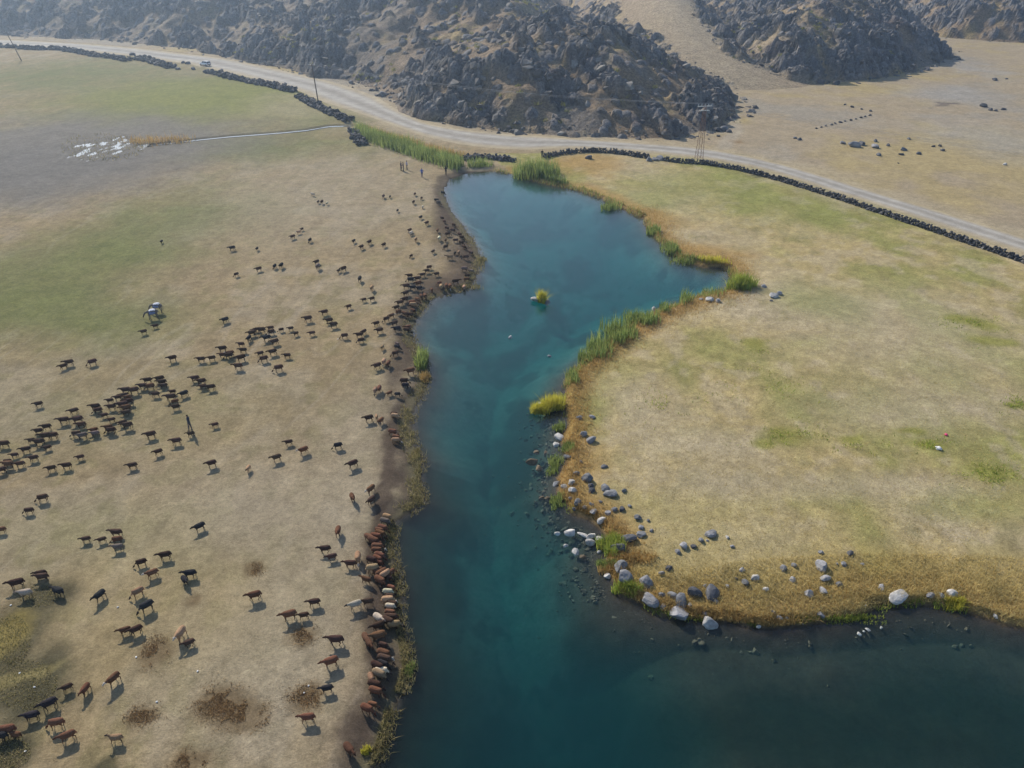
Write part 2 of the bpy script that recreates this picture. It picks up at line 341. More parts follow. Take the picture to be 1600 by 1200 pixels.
for b_ in [(60,440,150,60,.8),(170,390,120,40,.9),(300,330,120,40,.9),(150,500,130,45,.9),(420,230,150,22,.9),(330,150,230,45,.8),(100,115,140,24,.8),(520,175,60,18,.7),(20,470,90,50,.9)]:
    C = lerp(C, (.16, .175, .062), .85 * blob(*b_) * (0.72 + .28 * sstep(-.3, .3, N1)))
C = lerp(C, (.225, .235, .07), .8 * blob(330, 150, 190, 30, .6)); C = lerp(C, (.20, .185, .165), .92 * blob(95, 232, 270, 58, .5)); C = lerp(C, (.175, .165, .15), .8 * blob(40, 270, 190, 48, .6))
C = lerp(C, (.36, .31, .20), .6 * blob(480, 165, 80, 16, .8))
for b_ in [(380,800,160,90,.9),(420,1050,140,90,.9),(480,960,80,160,.9),(560,700,60,120,.9),(500,300,150,60,.9)]:
    C = lerp(C, (.365, .315, .23), .55 * blob(*b_))
C = lerp(C, (.36, .29, .14), .35 * blob(250, 960, 200, 120, .9)); C = lerp(C, (.24, .22, .12), .4 * blob(170, 640, 240, 60, .9)); C = lerp(C, (.27, .25, .13), .4 * blob(140, 830, 150, 50, .9))
west = ~east & ~beyond & (SDW > 0)
mud = (1 - sstep(1.6, 4.2, SDW + 1.6 * N1)) * west * (y < 140); C = lerp(C, (.21, .168, .122), .6 * mud); C = lerp(C, (.10, .078, .06), .8 * (1 - sstep(1.0, 2.5, SDW + .8 * N1)) * west * (y < 152))
for b_ in [(704,330,22,50,.5),(662,472,36,26,.6),(695,442,48,16,.6),(628,555,18,50,.5),(612,690,13,60,.4),(604,760,17,50,.4),(592,830,17,60,.4),(592,930,14,60,.5),(588,1010,14,50,.5),(560,1140,26,40,.6),(722,400,24,26,.6),(735,380,14,20,.5)]:
    C = lerp(C, (.095, .072, .055), .85 * blob(*b_, small=True) * west)
C = lerp(C, (.16, .15, .085), .75 * (1 - sstep(.2, 1.3, SDW + .6 * N2)) * west * (y < 140))
for b_ in [(243,1018,24,22),(345,1100,42,28),(385,1118,34,22),(222,1118,24,15),(300,1188,28,18),(475,992,22,18),(400,890,14,12),(305,938,12,8),(478,1090,30,22)]:
    C = lerp(C, (.17, .12, .065), .75 * blob(*b_, .55))
for b_ in [(15,1000,52,62,.5),(75,930,45,22,.6),(40,1080,70,50,.6),(60,1060,30,60,.6),(15,1175,40,30,.5),(165,1195,20,10,.6)]:
    C = lerp(C, (.09, .083, .05), .88 * blob(*b_))
C = lerp(C, (.30, .24, .08), .8 * blob(15, 990, 28, 34, .5)); C = lerp(C, (.36, .30, .13), .7 * blob(20, 1062, 60, 10, .6, .5))
# east pasture
E_ = np.tile(np.array([.43, .345, .17]), (len(x), 1))
E_ = lerp(E_, (.28, .275, .095), .9 * sstep(-.05, .3, N3 + .35 * N1)); E_ = lerp(E_, (.45, .38, .265), .75 * sstep(.0, .35, -N3 + .4 * N2)); E_ = lerp(E_, (.29, .25, .10), .5 * sstep(.05, .4, N2)); E_ = lerp(E_, (.44, .37, .25), .5 * sstep(.1, .4, -N2 - .4 * N1)); N4 = fbm(x / .55, y / .8, 129, 3); E_ = E_ * (1 + .22 * N4)[:, None]
for b_ in [(1290,475,70,32,.8),(1100,290,90,24,.8),(1000,310,60,22,.8),(1290,480,50,22,.6),(1250,330,120,24,.9),(1530,790,90,24,.9)]:
    E_ = lerp(E_, (.23, .255, .075), .55 * blob(*b_))
for b_ in [(1400,520,160,70,.9),(1100,690,90,20,.8),(1450,640,160,34,.9),(1000,640,60,50,.9),(1350,760,160,20,.9),(1130,760,80,26,.9)]:
    E_ = lerp(E_, (.45, .385, .27), .55 * blob(*b_))
for b_ in [(1515,502,28,9,.5),(1542,532,22,11,.5),(1192,540,22,8,.5),(1225,680,50,14,.6),(1180,690,20,8,.6),(1470,698,26,9,.5),(1545,742,30,14,.6),(1430,672,22,8,.6),(1580,632,22,8,.6),(1340,685,25,8,.6)]:
    E_ = lerp(E_, (.25, .25, .06), .8 * blob(*b_))
E_ = lerp(E_, (.38, .29, .10), .75 * blob(1400, 905, 360, 44, .7)); E_ = lerp(E_, (.43, .36, .17), .4 * blob(1100, 830, 160, 60, .8))
fr_m = (1 - sstep(1.2, 4.2, SDW + 1.8 * N1)); E_ = lerp(E_, (.37, .24, .085), .75 * fr_m)
E_ = lerp(E_, (.38, .25, .09), .8 * blob(900, 258, 60, 14, .6)); E_ = lerp(E_, (.37, .245, .09), .7 * blob(1020, 340, 60, 12, .7, -.6)); E_ = lerp(E_, (.37, .235, .08), .8 * blob(1110, 400, 50, 14, .7))
C = np.where(east[:, None], E_, C)
# plain beyond the road
P_ = np.tile(np.array([.36, .295, .20]), (len(x), 1)); P_ = lerp(P_, (.40, .32, .15), .7 * sstep(0, .5, N3 + .4 * N1)); P_ = lerp(P_, (.30, .28, .24), .6 * sstep(.05, .5, -N3 + .3 * N1))
for b_ in [(1560,220,80,30,.8),(1530,110,40,10,.8),(1480,150,60,14,.8)]: P_ = lerp(P_, (.33, .32, .30), .6 * blob(*b_))
P_ = lerp(P_, (.12, .10, .09), .8 * blob(1477, 165, 12, 3, .5)); P_ = lerp(P_, (.22, .14, .06), .7 * blob(1157, 222, 13, 4, .5))
C = np.where(beyond[:, None], P_, C)
C = lerp(C, (.42, .355, .24), .7 * (1 - sstep(4, 9.5, DRC + 2.5 * N1)) * (x > -400))
trk = seg_dist(x, y, [g(*p, .4) for p in [(1105,105),(1130,140),(1140,170),(1150,205),(1130,232)]]); C = lerp(C, (.40, .36, .29), .5 * (1 - sstep(.8, 2.4, trk)))
# bed of the lake
dpt = np.maximum(-z, 0)
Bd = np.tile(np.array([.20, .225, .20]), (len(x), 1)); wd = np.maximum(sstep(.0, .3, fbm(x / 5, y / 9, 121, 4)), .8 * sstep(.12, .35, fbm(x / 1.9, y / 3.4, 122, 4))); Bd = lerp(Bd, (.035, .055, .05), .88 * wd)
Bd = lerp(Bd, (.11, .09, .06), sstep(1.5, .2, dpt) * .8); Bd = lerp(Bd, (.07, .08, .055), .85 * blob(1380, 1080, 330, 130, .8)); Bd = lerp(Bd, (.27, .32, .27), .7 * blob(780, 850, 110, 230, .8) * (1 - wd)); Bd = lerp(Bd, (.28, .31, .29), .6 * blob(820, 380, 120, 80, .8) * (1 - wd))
BED_DARK = sstep(-2, 9, x - 4 + .25 * (y - 30)) * sstep(46, 35, y); BED_DARK = np.maximum(BED_DARK, .8 * sstep(6.5, 2.5, -SDW) * sstep(4, -2, x - .02 * y) * (y < 55)); Bd = Bd * (.30 + .40 * sstep(45, 85, y) - .24 * sstep(42, 29, y))[:, None]; Bd = lerp(Bd, (.016, .022, .015), .96 * BED_DARK)  # bed colour darkened towards the near right, painting in the lens vignette
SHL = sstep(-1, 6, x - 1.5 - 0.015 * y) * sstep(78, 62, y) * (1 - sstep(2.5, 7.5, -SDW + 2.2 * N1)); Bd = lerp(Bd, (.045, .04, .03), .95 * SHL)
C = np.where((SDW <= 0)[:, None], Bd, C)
C = lerp(C, (.07, .06, .05), .8 * (1 - sstep(0, .45, np.abs(SDW))))
C = lerp(C, (.10, .09, .06), .8 * (1 - sstep(1.0, 2.2, seg_dist(x, y, STREAM))))
C = C * (.86 + .09 * fbm(x / .9, y / 1.2, 127, 3))[:, None]
idx = np.arange(NR * NC).reshape(NR, NC)
quads = np.stack([idx[:-1, :-1], idx[:-1, 1:], idx[1:, 1:], idx[1:, :-1]], -1).reshape(-1, 4)
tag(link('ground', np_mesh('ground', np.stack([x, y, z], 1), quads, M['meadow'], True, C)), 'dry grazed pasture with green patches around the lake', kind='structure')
# wider apron so that the land goes on outside the surveyed sheet
apv = [(-1500, -400), (1500, -400), (1500, 20.5), (-1500, 20.5), (-1500, 20.5), (-33, 20.5), (-401, 520), (-1500, 520), (62, 20.5), (1500, 20.5), (1500, 520), (401, 520), (62, 60), (-1500, 519), (1500, 519), (1500, 1290), (-1500, 1290)]
me = bpy.data.meshes.new('pasture'); me.from_pydata([(a, b_, .12) for a, b_ in apv], [], [(0, 1, 2, 3), (4, 5, 6, 7), (8, 9, 10, 11, 12), (13, 14, 15, 16)]); me.materials.append(M['meadow'])
at = me.color_attributes.new('tint', 'FLOAT_COLOR', 'POINT'); at.data.foreach_set('color', np.tile([.28, .23, .14, 1.0], len(apv)).astype(np.float32))
tag(link('pasture', me), kind='structure')

# lake water: a closed body, top at z = 0
xa, xb, ya, yb, zb = -32.0, 62.0, 20.5, 170.0, -7.0
wv = [(xa, ya, zb), (xb, ya, zb), (xb, yb, zb), (xa, yb, zb), (xa, ya, 0), (xb, ya, 0), (xb, yb, 0), (xa, yb, 0)]
wf = [(3, 2, 1, 0), (4, 5, 6, 7), (0, 1, 5, 4), (1, 2, 6, 5), (2, 3, 7, 6), (3, 0, 4, 7)]
tag(link('lake_water', np_mesh('lake_water', wv, wf, M['water'])), 'clear blue green lake water', kind='structure')
# stream ribbon and marsh water
sv, sf = [], []
for i, (a, b_) in enumerate(STREAM):
    sv += [(a, b_ - .45, .285), (a, b_ + .45, .285)]
    if i: sf.append((2 * i - 2, 2 * i - 1, 2 * i + 1, 2 * i))
tag(link('stream', np_mesh('stream', sv, sf, M['puddle'])), kind='structure')
mx_, my_ = g(160, 231, .4); a_, b_ = 66 / ppm(231), 24 / ppm(231) / sinv(231)
mv = [(mx_ + a_ * math.cos(t), my_ + b_ * math.sin(t), .402) for t in np.linspace(0, 2 * math.pi, 40, endpoint=False)]
me = bpy.data.meshes.new('marsh_water'); me.from_pydata(mv, [], [tuple(range(40))]); me.materials.append(M['puddle']); tag(link('marsh_water', me), kind='structure')

# ------------------------------------------------------------------ road
def resample(pts, n):
    P = np.array(pts); d = np.r_[0, np.cumsum(np.hypot(*(P[1:] - P[:-1]).T))]; t = np.linspace(0, d[-1], n)
    k = np.interp(t, d, P[:, 0]), np.interp(t, d, P[:, 1])
    ker = np.ones(9) / 9
    return [np.r_[q[:4], np.convolve(q, ker, 'valid'), q[-4:]] for q in k], t, d
(rx_, ry_), rt, rd = resample(ROADC, 420); hw = np.interp(rt, rd, ROADW)
tx, ty = np.gradient(rx_), np.gradient(ry_); L = np.hypot(tx, ty); nx, ny = -ty / L, tx / L
# true half width across the road, from the vertical photo width
hwp = np.clip(hw * np.abs(tx / L) * 1.0, 3.0, 7.5); NA = 15; q = np.linspace(-1, 1, NA)
rxg = rx_[:, None] + nx[:, None] * q * hwp[:, None] * (1 + .06 * fbm(rt / 9, rt * 0, 131, 3))[:, None]; ryg = ry_[:, None] + ny[:, None] * q * hwp[:, None] * (1 + .06 * fbm(rt / 9, rt * 0 + 5, 131, 3))[:, None]
rzg = ground_z(rxg.ravel(), ryg.ravel()) + np.tile(.10 * (1 - np.abs(q) ** 3) + .012, 420)
edge = np.tile(sstep(.45, .95, np.abs(q)), 420); rut = np.tile(np.exp(-((np.abs(q) - .42) / .16) ** 2), 420)
RC = np.tile(np.array([.335, .315, .28]), (len(rzg), 1)); RC = lerp(RC, (.43, .41, .37), .9 * rut); RC = lerp(RC, (.27, .25, .215), .6 * np.tile(np.exp(-(q / .14) ** 2), 420)); RC = lerp(RC, (.42, .355, .24), edge)
RC = RC * (.86 + .12 * fbm(rxg.ravel() / 2.5, ryg.ravel() / 2.5, 133, 3))[:, None]
idx = np.arange(420 * NA).reshape(420, NA); quads = np.stack([idx[:-1, :-1], idx[1:, :-1], idx[1:, 1:], idx[:-1, 1:]], -1).reshape(-1, 4)
tag(link('road', np_mesh('road', np.stack([rxg.ravel(), ryg.ravel(), rzg], 1), quads, M['road'], True, RC)), 'pale gravel road winding below the rocky hills', kind='structure')

# ------------------------------------------------------------------ hills
HR, HC = 560, 840
rows = np.concatenate([np.linspace(168, 300, 330, endpoint=False), np.linspace(300, 420, 140, endpoint=False), np.linspace(420, 900, 90)])
Yh = np.repeat(rows[:, None], HC, 1); Xh = np.linspace(-1, 1, HC)[None, :] * (0.70 * rows[:, None] + 18)
x, y = Xh.ravel(), Yh.ravel(); h, rock, ins, r2 = hill_z(x, y)
lowland = (ins < -1.5) & (h < .08); zh = .40 + h - np.where(ins > -1.5, 1.4 * (1 - sstep(-1.5, .8, ins)), .0) * (h < .5) - .55 * (1 - sstep(0, 3.5, h)) * (ins < 0); zh = np.where(lowland, -1.0, zh)
soil = np.tile(np.array([.235, .175, .115]), (len(x), 1)); soil = lerp(soil, (.34, .26, .11), .7 * sstep(.05, .5, fbm(x / 6, y / 8, 151, 4))); soil = lerp(soil, (.20, .185, .165), .6 * sstep(0, .5, fbm(x / 14, y / 14, 153, 3)))
soil = lerp(soil, (.165, .14, .115), .6 * sstep(-15, -60, x)); valm = np.exp(-((x - 66) / 24) ** 2) * sstep(225, 245, y); soil = lerp(soil, (.37, .30, .20), valm)
rk = np.tile(np.array([.128, .126, .128]), (len(x), 1)) * (.65 + .8 * r2)[:, None]; rk = lerp(rk, (.21, .20, .18), .5 * sstep(.1, .5, fbm(x / 2, y / 2, 157, 4))); rk = lerp(rk, (.16, .10, .07), .35 * sstep(.3, .6, fbm(x / 9, y / 9, 159, 3)))
HCOL = .88 * (soil * (1 - rock[:, None]) + rk * rock[:, None])
idx = np.arange(HR * HC).reshape(HR, HC); q0 = np.stack([idx[:-1, :-1], idx[:-1, 1:], idx[1:, 1:], idx[1:, :-1]], -1).reshape(-1, 4)
q0 = q0[~lowland[q0].all(1)]
used = np.unique(q0); remap = np.full(len(x), -1); remap[used] = np.arange(len(used))
hill = tag(link('hill', np_mesh('hill', np.stack([x, y, zh], 1)[used], remap[q0], M['hill'], False, HCOL[used])), 'dark craggy rocky hills with tan slopes between', kind='structure')

# ------------------------------------------------------------------ rocks
def hull_rock(seed, n=14, flat=.75):
    r = random.Random(seed); bm = bmesh.new()
    for _ in range(n):
        v = Vector((r.gauss(0, 1), r.gauss(0, 1), r.gauss(0, 1))).normalized() * r.uniform(.8, 1.05); v.z *= flat; v.x *= r.uniform(.9, 1.15); bm.verts.new(v * .5)
    res = bmesh.ops.convex_hull(bm, input=bm.verts); bmesh.ops.delete(bm, geom=list({e for e in res['geom_interior'] if isinstance(e, bmesh.types.BMVert)}), context='VERTS')
    bmesh.ops.triangulate(bm, faces=bm.faces); bmesh.ops.recalc_face_normals(bm, faces=bm.faces)
    bm.verts.index_update(); V = np.array([v.co[:] for v in bm.verts]); F = np.array([[v.index for v in f.verts] for f in bm.faces]); bm.free()
    return V, F
HULLS = [hull_rock(100 + i, 13 + i % 4) for i in range(14)]
def rot_mats(n, tilt=.6):
    out = []
    for _ in range(n): out.append(np.array(Euler((random.uniform(-tilt, tilt), random.uniform(-tilt, tilt), random.uniform(0, 6.28))).to_matrix()))
    return out
def joined_rocks(name, pos, size, parent=None, mat_=None, tilt=.7, sq=(.8, 1.25)):
    V, F, o = [], [], 0
    for p, sz in zip(pos, size):
        hv, hf = HULLS[random.randrange(len(HULLS))]
        k = np.array([random.uniform(*sq), random.uniform(*sq), random.uniform(*sq)]) * sz
        V.append((hv * k) @ rot_mats(1, tilt)[0].T + np.array(p)); F.append(hf + o); o += len(hv)
    ob = link(name, np_mesh(name, np.concatenate(V), np.concatenate(F), mat_ or M['wallstone']), parent)
    return tag(ob, kind='stuff')
m2 = M['wallstone'].copy(); m2.name = 'hill_rock'; e = [n_ for n_ in m2.node_tree.nodes if n_.bl_idname == 'ShaderNodeValToRGB'][0].color_ramp.elements
for k_, c_ in zip(e, ((.075, .073, .076, 1), (.13, .123, .117, 1), (.24, .225, .20, 1), (.18, .17, .158, 1))): k_.color = c_
M['hillrock'] = m2
HULL_MH = [np_mesh('crag_piece', v, f, M['hillrock']) for v, f in HULLS]
HULL_ME = [np_mesh('rock_piece', v, f, M['wallstone']) for v, f in HULLS]
def rock_piece(name, p, sz, parent, tilt=.6, sq=(.8, 1.25), pool=None):
    o = link(name, random.choice(pool or HULL_ME), parent, p); o.rotation_euler = (random.uniform(-tilt, tilt), random.uniform(-tilt, tilt), random.uniform(0, 6.28))
    o.scale = (sz * random.uniform(*sq), sz * random.uniform(*sq), sz * random.uniform(*sq)); return o

# crag blocks on the hills: the largest as pieces of their own, the others joined
cand = 64000
cy = rng.uniform(0, 1, cand) ** 1.2 * 230 + 176; cx = rng.uniform(-1, 1, cand) * (.62 * cy + 15)
hh, rk_, in_ = hill_z(cx, cy, False); dens = rk_ * .42 + .09 + .45 * sstep(-7, 1, in_) ** 2 * sstep(8, 2, in_)
keep = (in_ > -7) & (seg_dist(cx, cy, ROADC) > 7) & (rng.uniform(0, 1, cand) < dens) ; cx, cy = cx[keep], cy[keep]
hz_, rk_, in_, _ = hill_z(cx, cy); rs = .28 + 2.6 * rng.uniform(0, 1, len(cx)) ** 6 + .4 * rk_ * rng.uniform(0, 1, len(cx))
zz = np.where(in_ > -.5, .40 + hz_, .42) - .10 * rs
vis = np.argsort(-(rs * 250 / cy) * (np.abs(cx) < .57 * cy + 8))
for k in vis[:300]: rock_piece('rock', (cx[k], cy[k], zz[k]), rs[k] * 1.1, hill, pool=HULL_MH)
rest = vis[300:18000]; joined_rocks('rocks', np.stack([cx, cy, zz], 1)[rest], rs[rest], hill, M['hillrock'])


# ------------------------------------------------------------------ dry-stone walls
def wall_points(pxs, n):
    P = [g(*p, .45) for p in pxs]; (a, b_), t, d = resample(P, n) if n > 20 else ((np.interp(np.linspace(0, 1, n), np.linspace(0, 1, len(P)), [p[0] for p in P]), np.interp(np.linspace(0, 1, n), np.linspace(0, 1, len(P)), [p[1] for p in P])), None, None)
    return a, b_
def stone_wall(pxs, step, size, courses, width, label, singles, jit=.25, group='dry stone walls along the road'):
    P = [g(*p, .45) for p in pxs]; Lw = sum(math.dist(a, b_) for a, b_ in zip(P, P[1:])); n = max(24, int(Lw / step))
    (a, b_), t, d = resample(P, n); tx, ty = np.gradient(a), np.gradient(b_); L_ = np.hypot(tx, ty); nx, ny = -ty / L_, tx / L_
    pos, sz = [], []
    for c_ in range(courses):
        wl = width * (1 - .22 * c_)
        for i in range(n):
            if c_ == courses - 1 and random.random() < .3: continue
            for sd_ in ((-1, 0, 1) if c_ == 0 and width > .9 else (-1, 1)):
                o = sd_ * wl * .42 + random.uniform(-jit, jit) * size; q_ = random.uniform(-.5, .5) * step
                pos.append((a[i] + nx[i] * o + tx[i] / L_[i] * q_, b_[i] + ny[i] * o + ty[i] / L_[i] * q_, c_)); sz.append(size * random.uniform(.75, 1.35) * (1.25 if c_ == 0 else 1))
    pos = np.array(pos); sz = np.array(sz); zz = ground_z(pos[:, 0], pos[:, 1]) + pos[:, 2] * size * .62 + sz * .26; pos[:, 2] = zz
    root = empty('stone_wall', (a[n // 2], b_[n // 2], float(ground_z(a[n // 2:n // 2 + 1], b_[n // 2:n // 2 + 1])[0]))); tag(root, label, 'wall', group)
    pos = pos - np.array(root.location); order = np.argsort(np.hypot(pos[:, 0] + root.location.x, pos[:, 1] + root.location.y) / sz)
    for k in order[:singles]: rock_piece('stone', pos[k], sz[k], root, .5)
    if len(order) > singles: joined_rocks('stones', pos[order[singles:]], sz[order[singles:]], root, tilt=.5)
stone_wall([(1038,251),(1056,254),(1100,257),(1150,265),(1200,278),(1250,293),(1300,309),(1350,326),(1400,343),(1450,359),(1500,376),(1550,393),(1600,411),(1700,447)], .42, .46, 3, .75, 'long dark dry stone wall between the road and the right pasture', 300)
stone_wall([(852,247),(870,243),(900,239),(935,238),(970,241),(1012,248)], .45, .5, 3, .8, 'short curved dry stone wall at the head of the lake', 120)
stone_wall([(-60,69),(0,73),(22,75)], 1.1, 1.2, 2, 1.6, 'short end of tumbled boulder wall at the far left edge', 20, .5)
stone_wall([(30,76),(62,78),(90,77),(120,82),(150,88),(172,90),(198,95)], 1.1, 1.25, 2, 1.8, 'tumbled boulder wall by the far pole left of the car', 90, .6)
stone_wall([(214,92),(235,96),(250,101),(268,106)], 1.1, 1.25, 2, 2.4, 'thick boulder wall segment just left of the white car', 60, .6)
stone_wall([(322,113),(345,118),(370,124),(400,130),(430,136),(458,143)], 1.0, 1.15, 2, 2.0, 'tumbled boulder wall right of the car along the left pasture', 120, .6)
stone_wall([(468,152),(485,160),(500,170),(520,178),(548,190)], .8, .95, 2, 2.2, 'tumbled boulder wall around the foot of the near pole', 140, .6)
stone_wall([(552,205),(556,215),(566,226)], .8, .9, 2, 1.6, 'dark heap of stones at the left end of the reed bed', 40, .6)
stone_wall([(722,250),(745,246),(770,247),(800,252)], .7, .75, 2, 1.6, 'low heap of stones between the reed bed and the road', 60, .6)

# ------------------------------------------------------------------ boulders
def boulder_mesh(seed):
    r = random.Random(seed); bm = bmesh.new(); bmesh.ops.create_icosphere(bm, subdivisions=3, radius=.5)
    pl = []
    for _ in range(11):
        n = Vector((r.gauss(0, 1), r.gauss(0, 1), r.gauss(0, .8))).normalized(); pl.append((n, r.uniform(.27, .44)))
    for v in bm.verts:
        for n, d in pl:
            k = v.co.dot(n)
            if k > d: v.co -= n * (k - d) * .92
        v.co += v.co.normalized() * .018 * r.uniform(-1, 1); v.co.z *= .8
    me = bpy.data.meshes.new('boulder'); bm.to_mesh(me); bm.free(); me.materials.append(M['stone'])
    for p in me.polygons: p.use_smooth = r.random() < .0
    return me
BOULD = [boulder_mesh(i) for i in range(12)]
TONE = {'w': ('pale', (.42, .41, .39)), 'l': ('light grey', (.25, .25, .26)), 'm': ('grey', (.16, .165, .175)), 'd': ('dark grey', (.085, .088, .098)), 'b': ('brown', (.12, .095, .065))}
ORD = 'first second third fourth fifth sixth seventh eighth ninth tenth eleventh twelfth thirteenth fourteenth fifteenth sixteenth seventeenth eighteenth nineteenth twentieth'.split()
def ordw(i):
    if i < 20: return ORD[i]
    t = (i + 1) // 10; u = (i + 1) % 10; T = {2: 'twent', 3: 'thirt', 4: 'fort', 5: 'fift', 6: 'sixt', 7: 'sevent', 8: 'eight', 9: 'ninet'}[t]
    return T + 'ieth' if u == 0 else T + 'y-' + ORD[u - 1]
def parse(s, ox, oy):
    out = []
    for t in s.split():
        q_ = t.split(','); out.append((ox + float(q_[0]) / 4, oy + float(q_[1]) / 4, *q_[2:]))
    return out
def boulders(items, where, group, name='boulder', sink=.22, flat=1.0):
    cnt = {}
    P = place_many([(i[0], i[1]) for i in items]); order = sorted(range(len(items)), key=lambda k: items[k][0])
    tot = {}
    for it in items: tot[it[3][0]] = tot.get(it[3][0], 0) + 1
    for k in order:
        it = items[k]; tn = it[3][0]; sz = 1.15 * float(it[2]) / 4 / ppm(it[1]); i = cnt.get(tn, 0); cnt[tn] = i + 1
        x_, y_, z_ = P[0][k], P[1][k], P[2][k]; fl = .55 if it[3].endswith('f') else 1.0
        o = link(name, random.choice(BOULD), None, (x_, y_, max(z_, -.15) + sz * (.34 - sink) * fl)); o.rotation_euler = (random.uniform(-.35, .35), random.uniform(-.35, .35), random.uniform(0, 6.28))
        o.scale = (sz * random.uniform(1.0, 1.4), sz * random.uniform(.75, 1.05), sz * random.uniform(.6, .95) * fl * flat); j = random.uniform(.8, 1.2); o.color = (*[c * j for c in TONE[tn][1]], 1)
        pre = f'{TONE[tn][0]} boulder ' if tot[tn] == 1 else f'{ordw(i)} {TONE[tn][0]} boulder from the left '
        tag(o, pre + where, 'boulder', group)
G_ = parse('295,340,60,w 275,385,40,w 495,358,65,l 445,320,50,m 345,462,45,m 155,430,40,b 125,488,60,b 170,530,55,b 400,562,35,m 470,595,75,m 370,618,45,w 275,628,40,w 328,652,45,w 380,670,50,w 490,640,40,d 500,670,45,d 585,655,60,m 700,670,30,m 610,685,90,mf 575,520,35,m 410,745,55,m 455,775,30,m 388,790,35,m 365,725,30,l 510,810,50,l 495,755,30,m 555,738,25,m 600,810,45,l 640,790,40,m 685,785,45,d 735,765,25,m 785,840,50,m 850,855,20,m 225,718,45,b 185,710,35,b 420,215,40,m 500,210,35,l 180,125,40,w 215,175,30,w 430,490,25,m 210,430,30,b', 800, 600)
boulders([i for i in G_ if i[1] < 700], 'below the yellow bushes', 'boulders on the right bank')
boulders([i for i in G_ if 700 <= i[1] < 770], 'on the rocky right bank at mid channel', 'boulders on the right bank')
boulders([i for i in G_ if i[1] >= 770], 'along the small inlet of the right bank', 'boulders on the right bank')
boulders(parse('560,865,60,w 365,930,60,w 285,935,35,w 440,940,60,wf 495,955,65,w 490,995,60,w 540,970,45,w 395,1050,50,w 440,1085,40,b 335,1010,30,w 545,1050,30,w 805,900,35,l 805,945,55,m 725,975,80,d 672,1035,80,d 870,918,25,l', 800, 600), 'around the leaning green bush at the inlet', 'boulders on the right bank')
boulders(parse('1240,942,65,l 1220,980,20,l 1180,980,40,m 1075,1018,60,l 1135,1018,40,d 1035,1052,40,l 1345,960,25,w 1375,1018,25,l 1435,1165,30,l', 800, 600), 'lying in the grass behind the rocky point', 'boulders in the right pasture')
boulders(parse('685,-50,90,m 595,8,45,w 710,25,110,l 835,48,80,l 855,170,100,l 1040,250,110,l 1058,165,75,m 1000,125,55,m 935,122,40,m 945,200,40,l 1140,115,80,d 1245,120,90,d 1270,160,40,m 1235,305,100,w 1205,250,40,l 1205,65,25,l 1345,65,30,l 1455,45,45,m 1515,15,55,w 1585,85,40,w 1400,18,20,d 1540,325,25,w 1110,185,30,l 980,-45,45,d 935,-15,35,l', 800, 900), 'on the rocky point above the dark water', 'boulders on the right bank')
boulders(parse('95,1158,45,m 162,1138,40,m 330,1145,80,l 475,1130,40,m 515,1060,45,d 590,1130,25,m 330,1055,30,m 430,1125,20,l 355,1222,60,l 255,1318,55,l 345,1298,50,l 440,1255,40,m 710,1275,45,l 155,1225,40,l', 1200, 600), 'in the yellow grass above the lower right shore', 'boulders in the right pasture')
boulders(parse('810,145,105,wf 1010,135,50,l 1085,125,40,m 1150,120,60,w 328,255,45,l 65,272,35,w 115,270,25,w 35,230,30,m 570,360,25,w 625,335,30,w 600,342,15,w 708,320,20,w 610,188,15,w 1415,268,35,w 215,305,15,w', 1200, 900), 'at the edge of the dark lower right water', 'boulders on the right bank')
boulders(parse('1235,680,50,w 1285,685,35,l 1180,675,25,l 460,1015,40,w 885,732,30,w 1575,595,30,l 1635,655,55,w 1670,640,35,l 1620,680,20,m', 800, 300), 'along the reedy shore of the cove', 'boulders around the cove')
boulders(parse('150,685,50,w 218,692,45,lf', 800, 300), 'under the yellow plant in the lake', 'rocks in the lake', sink=.05)
boulders(parse('0,915,26,w 245,1032,26,l', 797, 300), 'in open water below the island plant', 'rocks in the lake', sink=.0)
boulders(parse('465,898,35,l 535,915,60,l 585,905,45,d 670,885,30,d 668,922,50,l 750,912,25,d 880,870,25,m 845,940,35,m 690,972,30,m 832,968,25,d 942,965,30,d 1035,918,20,d 1075,915,25,d 1088,942,30,d', 1200, 0), 'in the loose cluster beyond the road', 'boulders on the plain')
boulders(parse('170,865,20,m 197,875,30,d 815,1022,10,d 425,530,40,d 1480,1030,25,w', 1200, 0), 'lying singly beyond the road', 'boulders on the plain')
boulders(parse('1345,668,40,d 1390,690,30,d 1425,695,25,d 1470,685,30,d 1415,502,35,d 1490,495,15,d 995,440,40,d 1195,375,25,d', 1200, 0), 'on the far plain under the right hills', 'boulders on the plain')
boulders([(1276 + 83 * i / 11 + random.uniform(-1, 1), 201 - 20 * i / 11 + random.uniform(-.6, .6), 18, 'd') for i in range(12)] + [(1320,164,16,'d'),(1332,168,22,'d'),(1346,171,18,'d'),(1360,174,18,'d')], 'in the thin line of stones crossing the plain', 'stones in a line on the plain')
boulders(parse('1150,780,50,m 1195,790,40,d 1225,795,45,d 1240,788,35,d 1290,820,50,d 1325,815,60,m 1355,825,35,d 1290,852,25,d', 800, 0), 'in the heap just behind the lattice pylon', 'boulders by the pylon')
boulders(parse('1262,620,45,m 1300,650,50,d 1120,240,45,d 1400,385,90,d 1390,430,35,d 1375,335,30,d 1250,310,20,d', 800, 0), 'along the sandy gully between the hills', 'boulders in the gully')
boulders(parse('855,1003,45,m 890,1000,40,l 930,1000,50,l 480,992,45,d', 800, 0), 'beside the gap in the dry stone wall', 'boulders by the wall')
boulders(parse('595,522,30,m 720,502,35,l 795,600,55,m 755,600,30,d 820,510,80,d 885,520,60,d', 400, 0), 'on the grass verge left of the rocky knoll', 'boulders by the knoll')
